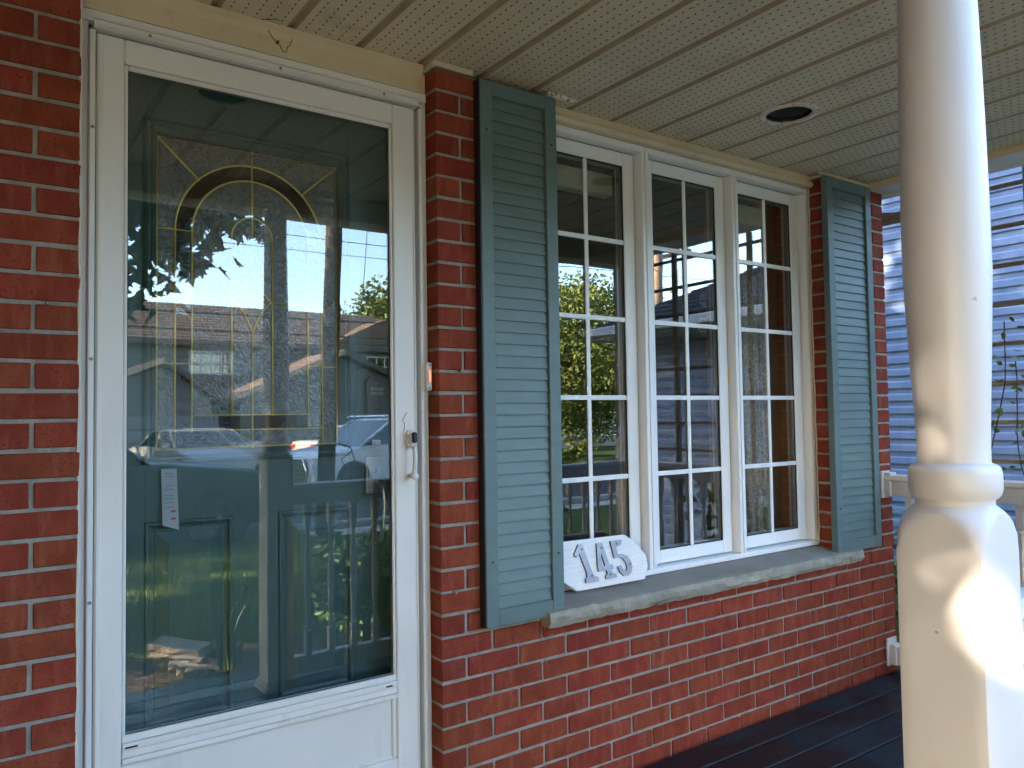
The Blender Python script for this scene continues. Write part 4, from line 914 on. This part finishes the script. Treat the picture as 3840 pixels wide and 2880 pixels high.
for i in range(rows):
    t0, t1 = i/rows, (i+1)/rows; ov = .012; e = 3.6; pz = 1.75
    x0, x1 = 4.8+e*t0, 4.8+e*t1; ya0, ya1 = -4.53+e*t0, -4.53+e*t1; z0, z1 = -.04+pz*t0, -.04+pz*t1
    if ya1 < -.95+3: 
        yb = max(-.95, ya1+.02)
        rfm.add([(x0,ya0,z0+ov), (x0,max(yb,ya0+.01),z0+ov), (x1,max(yb,ya1+.01),z1), (x1,ya1,z1), (x0,ya0,z0), (x0,max(yb,ya0+.01),z0)], [(0,1,2,3), (0,4,5,1)])
    rfm.add([(x0,ya0,z0+ov), (x1,ya1,z1), (13.3,ya1,z1), (13.3,ya0,z0+ov), (x0,ya0,z0), (13.3,ya0,z0)], [(0,1,2,3), (0,3,5,4)])
rfm.add([(8.4,-.93,1.71), (13.3,-.93,1.71), (13.3,5,1.72), (8.4,5,1.72)], [(0,1,2,3)])
rfm.build('roof', 'dark_shingle', nb)
MB().prism([(4.7,3.15), (9.2,5.4), (13.6,3.15)], -1.35, 5.4, 'xz').build('upper_roof', 'dark_shingle', nb)
wn_ = MB().box(XN-.03, XN-.018, .02, .30, -.31, .30, .0).build('window', 'white_metal', nb)
box('window_glass', 'ext_glass', wn_, XN-.034, XN-.031, .05, .27, -.28, .27)
for z in (-.10,.09): box('grille_bar', 'white_metal', wn_, XN-.038, XN-.0345, .05, .27, z-.007, z+.007)
box('grille_bar', 'white_metal', wn_, XN-.0382, XN-.0347, .153, .167, -.28, .27)

# ------------------------------------------------------------------ houses across the road
oh = thing('townhouse', 'brown roofed townhouse across the road, reflected in the storm door', 'house')
box('wall', 'house_siding', oh, -14, 19.5, -41, -32, -2.8, 2.35)
rm = MB(); rm.v = []; rows = 14
for i in range(rows):
    t0, t1 = i/rows, (i+1)/rows; y0, y1 = -31.5-4.8*t0, -31.5-4.8*t1; z0, z1 = 2.30+2.15*t0, 2.30+2.15*t1; xr0, xr1 = 20.1-3.2*t0, 20.1-3.2*t1
    rm.add([(-14.6,y0,z0+.03), (xr0,y0,z0+.03), (xr1,y1,z1), (-14.6,y1,z1), (-14.6,y0,z0), (xr0,y0,z0)], [(0,1,2,3), (0,4,5,1)])
rm.add([(-14.6,-36.3,4.45), (16.9,-36.3,4.45), (20.1,-41.5,2.3), (-14.6,-41.5,2.3)], [(0,1,2,3)]); rm.add([(20.1,-31.5,2.33), (20.1,-41.5,2.3), (16.9,-36.3,4.45)], [(0,1,2)])
rm.build('roof', 'roof_shingle', oh); MB().prism([(10.5,0), (13.2,1.25), (15.9,0)], -37.2, -31.7, 'xz').build('roof_gable', 'roof_shingle', oh, loc=(2.4,0,2.45))
box('fascia', 'bronze', oh, -14.6, 20.1, -31.56, -31.50, 2.10, 2.295)
def win(parent, x0, x1, y, z0, z1, nv=2):
    f = MB().box(x0-.07, x1+.07, y-.02, y+.05, z0-.07, z1+.07).build('window', 'house_trim', parent); box('pane', 'ext_glass', f, x0, x1, y+.052, y+.056, z0, z1)
    for i in range(1, nv): x = x0+(x1-x0)*i/nv; box('muntin', 'house_trim', f, x-.03, x+.03, y+.058, y+.075, z0, z1)
    box('muntin', 'house_trim', f, x0, x1, y+.0582, y+.073, (z0+z1)/2-.02, (z0+z1)/2+.02)
for x in (-9.5,-4.0,6.8,14.8): win(oh, x, x+1.65, -32, .98, 1.85, 4 if x > 0 else 3)
box('recess_wall', 'house_brick_dark', oh, 5.6, 11.2, -31.98, -31.9, -2.8, .85)
def garage(ax, az, lo_x, hi_x, lo_z, y0=-27.0):
    box('garage_wall', 'house_siding', oh, lo_x+.35, hi_x-.35, y0-4.8, y0, -2.8, lo_z-.02)
    MB().prism([(lo_x+.35,lo_z-.02), (ax,az-.30), (hi_x-.35,lo_z-.02)], y0-4.8, y0, 'xz').build('gable_wall', 'house_siding', oh)
    for i in range(int((hi_x-lo_x-.8)/.16)):
        x = lo_x+.42+i*.16; zt = lo_z-.05+(az-.32-lo_z)*max(0, 1-abs(x-ax)/((hi_x-lo_x)/2-.3))
        box('batten', 'garage_panel', oh, x, x+.02, y0+.001, y0+.02, -.62, zt)
    MB().prism([(lo_x,lo_z-.22), (ax,az-.16), (ax,az), (lo_x,lo_z-.02)], y0-5.2, y0+.35, 'xz').build('garage_roof', 'roof_shingle', oh)
    MB().prism([(hi_x,lo_z-.22), (ax+.002,az-.16), (ax+.002,az), (hi_x,lo_z-.02)], y0-5.2, y0+.35, 'xz').build('garage_roof', 'roof_shingle', oh)
    MB().prism([(lo_x,lo_z-.24), (ax,az-.20), (ax,az+.02), (lo_x,lo_z+.0)], y0+.352, y0+.40, 'xz').build('rake_board', 'rake_tan', oh)  # left board coloured pale to look sunlit, the right one stays dark
    MB().prism([(hi_x,lo_z-.24), (ax+.002,az-.20), (ax+.002,az+.02), (hi_x,lo_z+.0)], y0+.352, y0+.40, 'xz').build('rake_board', 'bronze', oh)
    d = MB(); 
    for i in range(4): d.box(ax-1.9, ax+1.9, y0+.002, y0+.05, -2.75+i*.48, -2.30+i*.48, .01)
    d.build('garage_door', 'garage_panel', oh)
garage(11.3, 1.70, 7.0, 15.6, -.12); garage(4.9-.2, 1.20, 1.3, 8.1-1.4, -.22); garage(-6.5, 1.70, -10.8, -2.2, -.12)
box('porch_column', 'rake_tan', oh, 8.35, 8.62, -28.0, -27.7, -2.75, -.35)
oh2 = thing('house', 'pale sided house beyond the sunlit tree at right', 'house')
box('wall', 'house_trim', oh2, 24, 38, -40, -30, -2.8, .4); MB().prism([(23.4,.38), (31,3.4), (38.6,.38)], -40.6, -29.5, 'xz').build('roof', 'roof_shingle', oh2)
for x in (26,30,34): win(oh2, x, x+1.4, -30, -1.6, -.4)
box('foundation', 'concrete', oh2, 23.98, 38.02, -29.98, -29.90, -2.8, -2.2)

# ------------------------------------------------------------------ poles and wires
def pole(label, x, y, h, r, lean=(0,0), m_='pole_wood'):
    t = thing('utility_pole', label, 'utility pole', 'wooden utility poles', (x, y, gz(x, y)-.1))
    MB().tube([(0,0,0), (lean[0]*.5, lean[1]*.5, h*.5), (lean[0], lean[1], h)], [r*1.1, r, r*.82], 14).build('shaft', m_, t, True); return t
p1_ = pole('tall utility pole on the lawn near the dark car', 3.05, -8.35, 9.0, .115, (.25,.2), 'bark')
MB().tube([(.10,.10,.3), (.14,.12,2.0), (.20,.14,3.4)], .012, 6).tube([(.12,.16,1.45), (.32,.2,1.38), (.38,.2,1.2), (.26,.2,1.08), (.18,.2,1.22), (.34,.2,1.33)], .010, 6).build('cable', 'cable_black', p1_, True)
p2_ = pole('pale sunlit utility pole reflected in the middle window', 13.35, -11.8, 8.6, .15, (.25,.1))
p3_ = pole('second pale utility pole leaning beside the first at right', 14.25, -12.2, 7.4, .13, (-.55,.1))
for p_, zz in ((p2_, 6.4), (p3_, 6.0)):
    MB().box(-.05, .05, -.9, .9, zz, zz+.1, .01).build('cross_arm', 'pole_wood', p_)
    for y in (-.8,-.3,.3,.8): MB().lathe([(.03,0), (.05,.03), (.03,.06), (.045,.09), (.01,.12)], (0,y,zz+.1), 10).build('insulator', 'white_metal', p_, True)
def wire(label, a, b, sag, r=.014):
    pts = []
    for i in range(25): s = i/24; p = Vector(a).lerp(Vector(b), s); p.z -= sag*4*s*(1-s); pts.append(p[:])
    tag(MB().tube(pts, r, 6).build('power_line', 'cable_black', None, True), label, 'power line', 'power lines along the street')
wire('highest power line crossing the sky over the road', (-40,-24,6.3), (46,-24,6.3), 1.0)
wire('power line just under the highest one', (-40,-24,5.4), (46,-24,5.6), .7, .011)
wire('thick power line in front of the brown roof, upper of the pair', (-40,-24,3.1), (46,-24,3.0), .6, .022)
wire('thick power line in front of the brown roof, lower of the pair', (-40,-24,2.5), (46,-24,2.3), .5, .026)
wire('power line crossing in front of the sunlit tree', (3.3,-8.2,5.4), (13.6,-11.7,3.4), .3, .010)
wire('lower power line crossing in front of the sunlit tree', (3.3,-8.2,4.4), (13.6,-11.7,2.6), .3, .012)
wire('thin drop wire hanging down beside the near pole', (3.72,-8.2,2.4), (3.45,-8.2,-1.0), .0, .006)

# ------------------------------------------------------------------ vehicles
def vehicle(name, label, cat, loc, rz, Ln, Wd, prof, cab, paint, wheel_x, wr_, group, roofz, extra=None):
    t = thing(name, label, cat, group, loc, rz); hw = Wd/2
    sec = [(-hw, .965, -.03), (-hw+.05, .99, 0), (-hw*.5, 1, .0), (0, 1.0, .01), (hw*.5, 1, 0), (hw-.05, .99, 0), (hw, .965, -.03)]
    # lower body: profile points (x,z) ring through sections
    v = []; n = len(prof)
    for y, sx, dz in sec:
        for x, z in prof: v.append((Ln/2+(x-Ln/2)*sx, y, z if z < .45 else z+dz))
    f = [(i*n+k, i*n+(k+1) % n, (i+1)*n+(k+1) % n, (i+1)*n+k) for i in range(len(sec)-1) for k in range(n)]+[tuple(range(n)), tuple((len(sec)-1)*n+k for k in range(n))[::-1]]
    MB().add(v, f).build('body', paint, t, 'auto')
    # cabin
    (xa, xb, xc, xd, zb_, zt) = cab; ins = .16
    P_ = [(xa,-hw+.04,zb_), (xd,-hw+.04,zb_), (xd,hw-.04,zb_), (xa,hw-.04,zb_), (xb,-hw+.04+ins,zt), (xc,-hw+.04+ins,zt), (xc,hw-.04-ins,zt), (xb,hw-.04-ins,zt)]
    MB().add(P_, [(0,1,5,4), (1,2,6,5), (2,3,7,6), (3,0,4,7)]).build('windows', 'car_glass', t)
    MB().add([(xb-.03,-hw+.03+ins,zt-.015), (xc+.05,-hw+.03+ins,zt-.015), (xc+.05,hw-.03-ins,zt-.015), (xb-.03,hw-.03-ins,zt-.015), (xb+.15,-hw+.12+ins,zt+.045), (xc-.15,-hw+.12+ins,zt+.045), (xc-.15,hw-.12-ins,zt+.045), (xb+.15,hw-.12-ins,zt+.045)],
             [(0,1,5,4), (1,2,6,5), (2,3,7,6), (3,0,4,7), (4,5,6,7), (0,3,2,1)]).build('roof', paint, t, 'auto')
    for s in (-1, 1):
        yb, yt = s*(hw-.035), s*(hw-.035-ins)
        for (b, tt) in (((xa, zb_), (xb, zt)), ((xd, zb_), (xc, zt)), (((xa+xd)/2, zb_), ((xb+xc)/2, zt))):
            MB().tube([(b[0], yb, b[1]-.01), (tt[0], yt, tt[1])], .032, 6).build('pillar', paint, t, True)
        MB().box(xa+.28, xa+.42, s*(hw+.02)-.0, s*(hw+.02)+s*.16, zb_+.02, zb_+.14, .02).build('mirror', paint, t)
        for q in range(1, 3):
            x = xa+.35+(xd-xa-.45)*q/2.6; MB().box(x, x+.012, s*hw*1.0-.001, s*hw*1.0+.003, .38, zb_-.05).build('door_seam', 'dark_seal', t)
    for wx in wheel_x:
        for s in (-1, 1):
            yc = s*(hw-.10)
            ah = MB().lathe([(wr_+.07,-.03), (wr_+.07,.03)], (wx, s*(hw-.022), wr_), 26, 'y'); ah.build('wheel_arch', 'dark_seal', t)
            w_ = MB().lathe([(wr_*.62,-.115), (wr_*.93,-.115), (wr_,-.08), (wr_,.08), (wr_*.93,.115), (wr_*.62,.115)], (wx, yc+s*.02, wr_), 28, 'y').build('wheel', 'tyre_rubber', t, 'auto')
            rm_ = MB().lathe([(wr_*.62,.0), (wr_*.60,s*.03), (wr_*.56,s*.02)], (wx, yc+s*.108, wr_), 24, 'y', False)
            for q in range(5):
                a = 2*pi*q/5+.3; c0 = Vector((wx, yc+s*.125, wr_)); d_ = Vector((math.cos(a), 0, math.sin(a))); e_ = Vector((-d_.z, 0, d_.x))
                rm_.add([c0+d_*.04+e_*.04, c0+d_*.04-e_*.04, c0+d_*wr_*.58-e_*.025, c0+d_*wr_*.58+e_*.06], [(0,1,2,3)])
            rm_.lathe([(.05,0), (.045,s*.02), (.005,s*.022)], (wx, yc+s*.122, wr_), 14, 'y'); rm_.build('rim', 'rim_alloy', w_)
    if extra: extra(t, hw)
    return t
suvp = [(0,.42), (.03,.30), (.35,.22), (4.6,.24), (4.88,.34), (4.93,.60), (4.90,1.05), (4.80,1.12), (1.45,1.13), (.85,1.06), (.28,.99), (.07,.90), (.01,.70)]
def suv_front(t, hw):
    g = MB(); g.prism([(-.62,.34), (-.72,.66), (-.55,.86), (.55,.86), (.72,.66), (.62,.34)], -.025, .035, 'yz'); go = g.build('grille', 'grille_black', t)
    gm = MB()
    for i in range(-7, 8):
        for j in range(5):
            y = i*.085+(.0425 if j % 2 else 0); z = .40+j*.095
            if abs(y) < .60: gm.add([(-.032,y-.034,z), (-.036,y,z+.038), (-.032,y+.034,z), (-.036,y,z-.038)], [(0,1,2,3)])
    gm.build('grille_mesh', 'rim_alloy', go)
    MB().tube([(-.04,-.62,.33), (-.04,-.73,.66), (-.04,-.56,.875), (-.04,.56,.875), (-.04,.73,.66), (-.04,.62,.33), (-.04,-.62,.33)], .022, 8).build('grille_surround', 'chrome', t, True)
    MB().lathe([(.075,0), (.075,-.02), (.05,-.022), (.05,-.01)], (-.035,0,.74), 20, 'x', False).build('emblem', 'chrome', go)
    for s in (-1, 1):
        MB().box(-.005, .10, s*.93-.07, s*.93+.03, .55, .80, .02).build('headlight', 'head_lamp', t); MB().box(.02, .22, s*.90-.10, s*.90+.07, .86, .91, .012).build('running_light', 'head_lamp', t)
        MB().tube([(1.9,s*.74,1.70), (2.0,s*.74,1.76), (4.1,s*.74,1.76), (4.3,s*.74,1.70)], .022, 8).build('roof_rail', 'chrome', t, True)
    MB().box(-.05, .12, -.55, .55, .22, .33, .02).build('lower_bumper', 'white_metal', t)
vehicle('parked_suv', 'white SUV with dark mesh grille parked on the road, reflected in the door', 'car', (4.75,-14.45,gz(0,-14)+.012), rad(-9), 4.93, 1.96, suvp, (1.15,2.10,4.30,4.80,1.10,1.66), 'car_white', (.98,3.95), .37, 'cars parked along the road', 1.7, suv_front)
dkp = [(0,.46), (.03,.30), (.4,.24), (4.7,.26), (4.95,.40), (5.0,.75), (4.96,1.08), (4.8,1.14), (1.5,1.16), (.95,1.10), (.35,1.02), (.08,.92), (.01,.72)]
def dk_front(t, hw):
    for s in (-1, 1): MB().box(.02, .18, s*.88-.10, s*.88+.07, .70, .86, .02).build('headlight', 'head_lamp', t)
    MB().box(-.015, .03, -.55, .55, .50, .84, .01).build('grille', 'grille_black', t)
vehicle('parked_suv', 'dark blue green SUV parked on the near side of the road in shade', 'car', (2.70,-10.15,gz(0,-10.0)+.012), rad(180), 5.0, 1.98, dkp, (1.75,2.5,4.35,4.8,1.13,1.72), 'car_dark', (.86,3.9), .37, 'cars parked along the road', 1.75, dk_front)
sdp = [(0,.45), (.04,.28), (.35,.20), (4.3,.22), (4.55,.35), (4.6,.70), (4.5,.98), (4.25,1.02), (3.6,.98), (1.5,.96), (.9,.92), (.2,.80), (.02,.66)]
def sd_rear(t, hw):
    for s in (-1, 1):
        MB().box(4.42, 4.585, s*.72-.16, s*.72+.16, .72, .90, .02).build('tail_light', 'tail_red', t); MB().box(.02, .16, s*.70-.14, s*.70+.14, .60, .74, .02).build('headlight', 'head_lamp', t)
vehicle('parked_car', 'silver sedan on the left driveway with its tail toward the road', 'car', (2.9,-24.4,gz(0,-25)+.012), rad(-12), 4.6, 1.82, sdp, (1.25,2.0,3.3,4.0,.95,1.42), 'car_silver', (.85,3.6), .32, 'silver cars on the driveways', 1.45, sd_rear)
vehicle('parked_car', 'silver sedan nearer the road in front of the left garage', 'car', (4.9,-20.0,gz(0,-25)+.012), rad(-100), 4.6, 1.82, sdp, (1.25,2.0,3.3,4.0,.95,1.42), 'car_silver', (.85,3.6), .32, 'silver cars on the driveways', 1.45, sd_rear)
vehicle('parked_car', 'pale sedan on the right driveway with red tail light showing', 'car', (12.7,-23.6,gz(0,-25)+.012), rad(172), 4.6, 1.82, sdp, (1.25,2.0,3.3,4.0,.95,1.42), 'car_silver', (.85,3.6), .32, 'silver cars on the driveways', 1.45, sd_rear)
for o in list(bpy.data.meshes):
    if o.users == 0: bpy.data.meshes.remove(o)
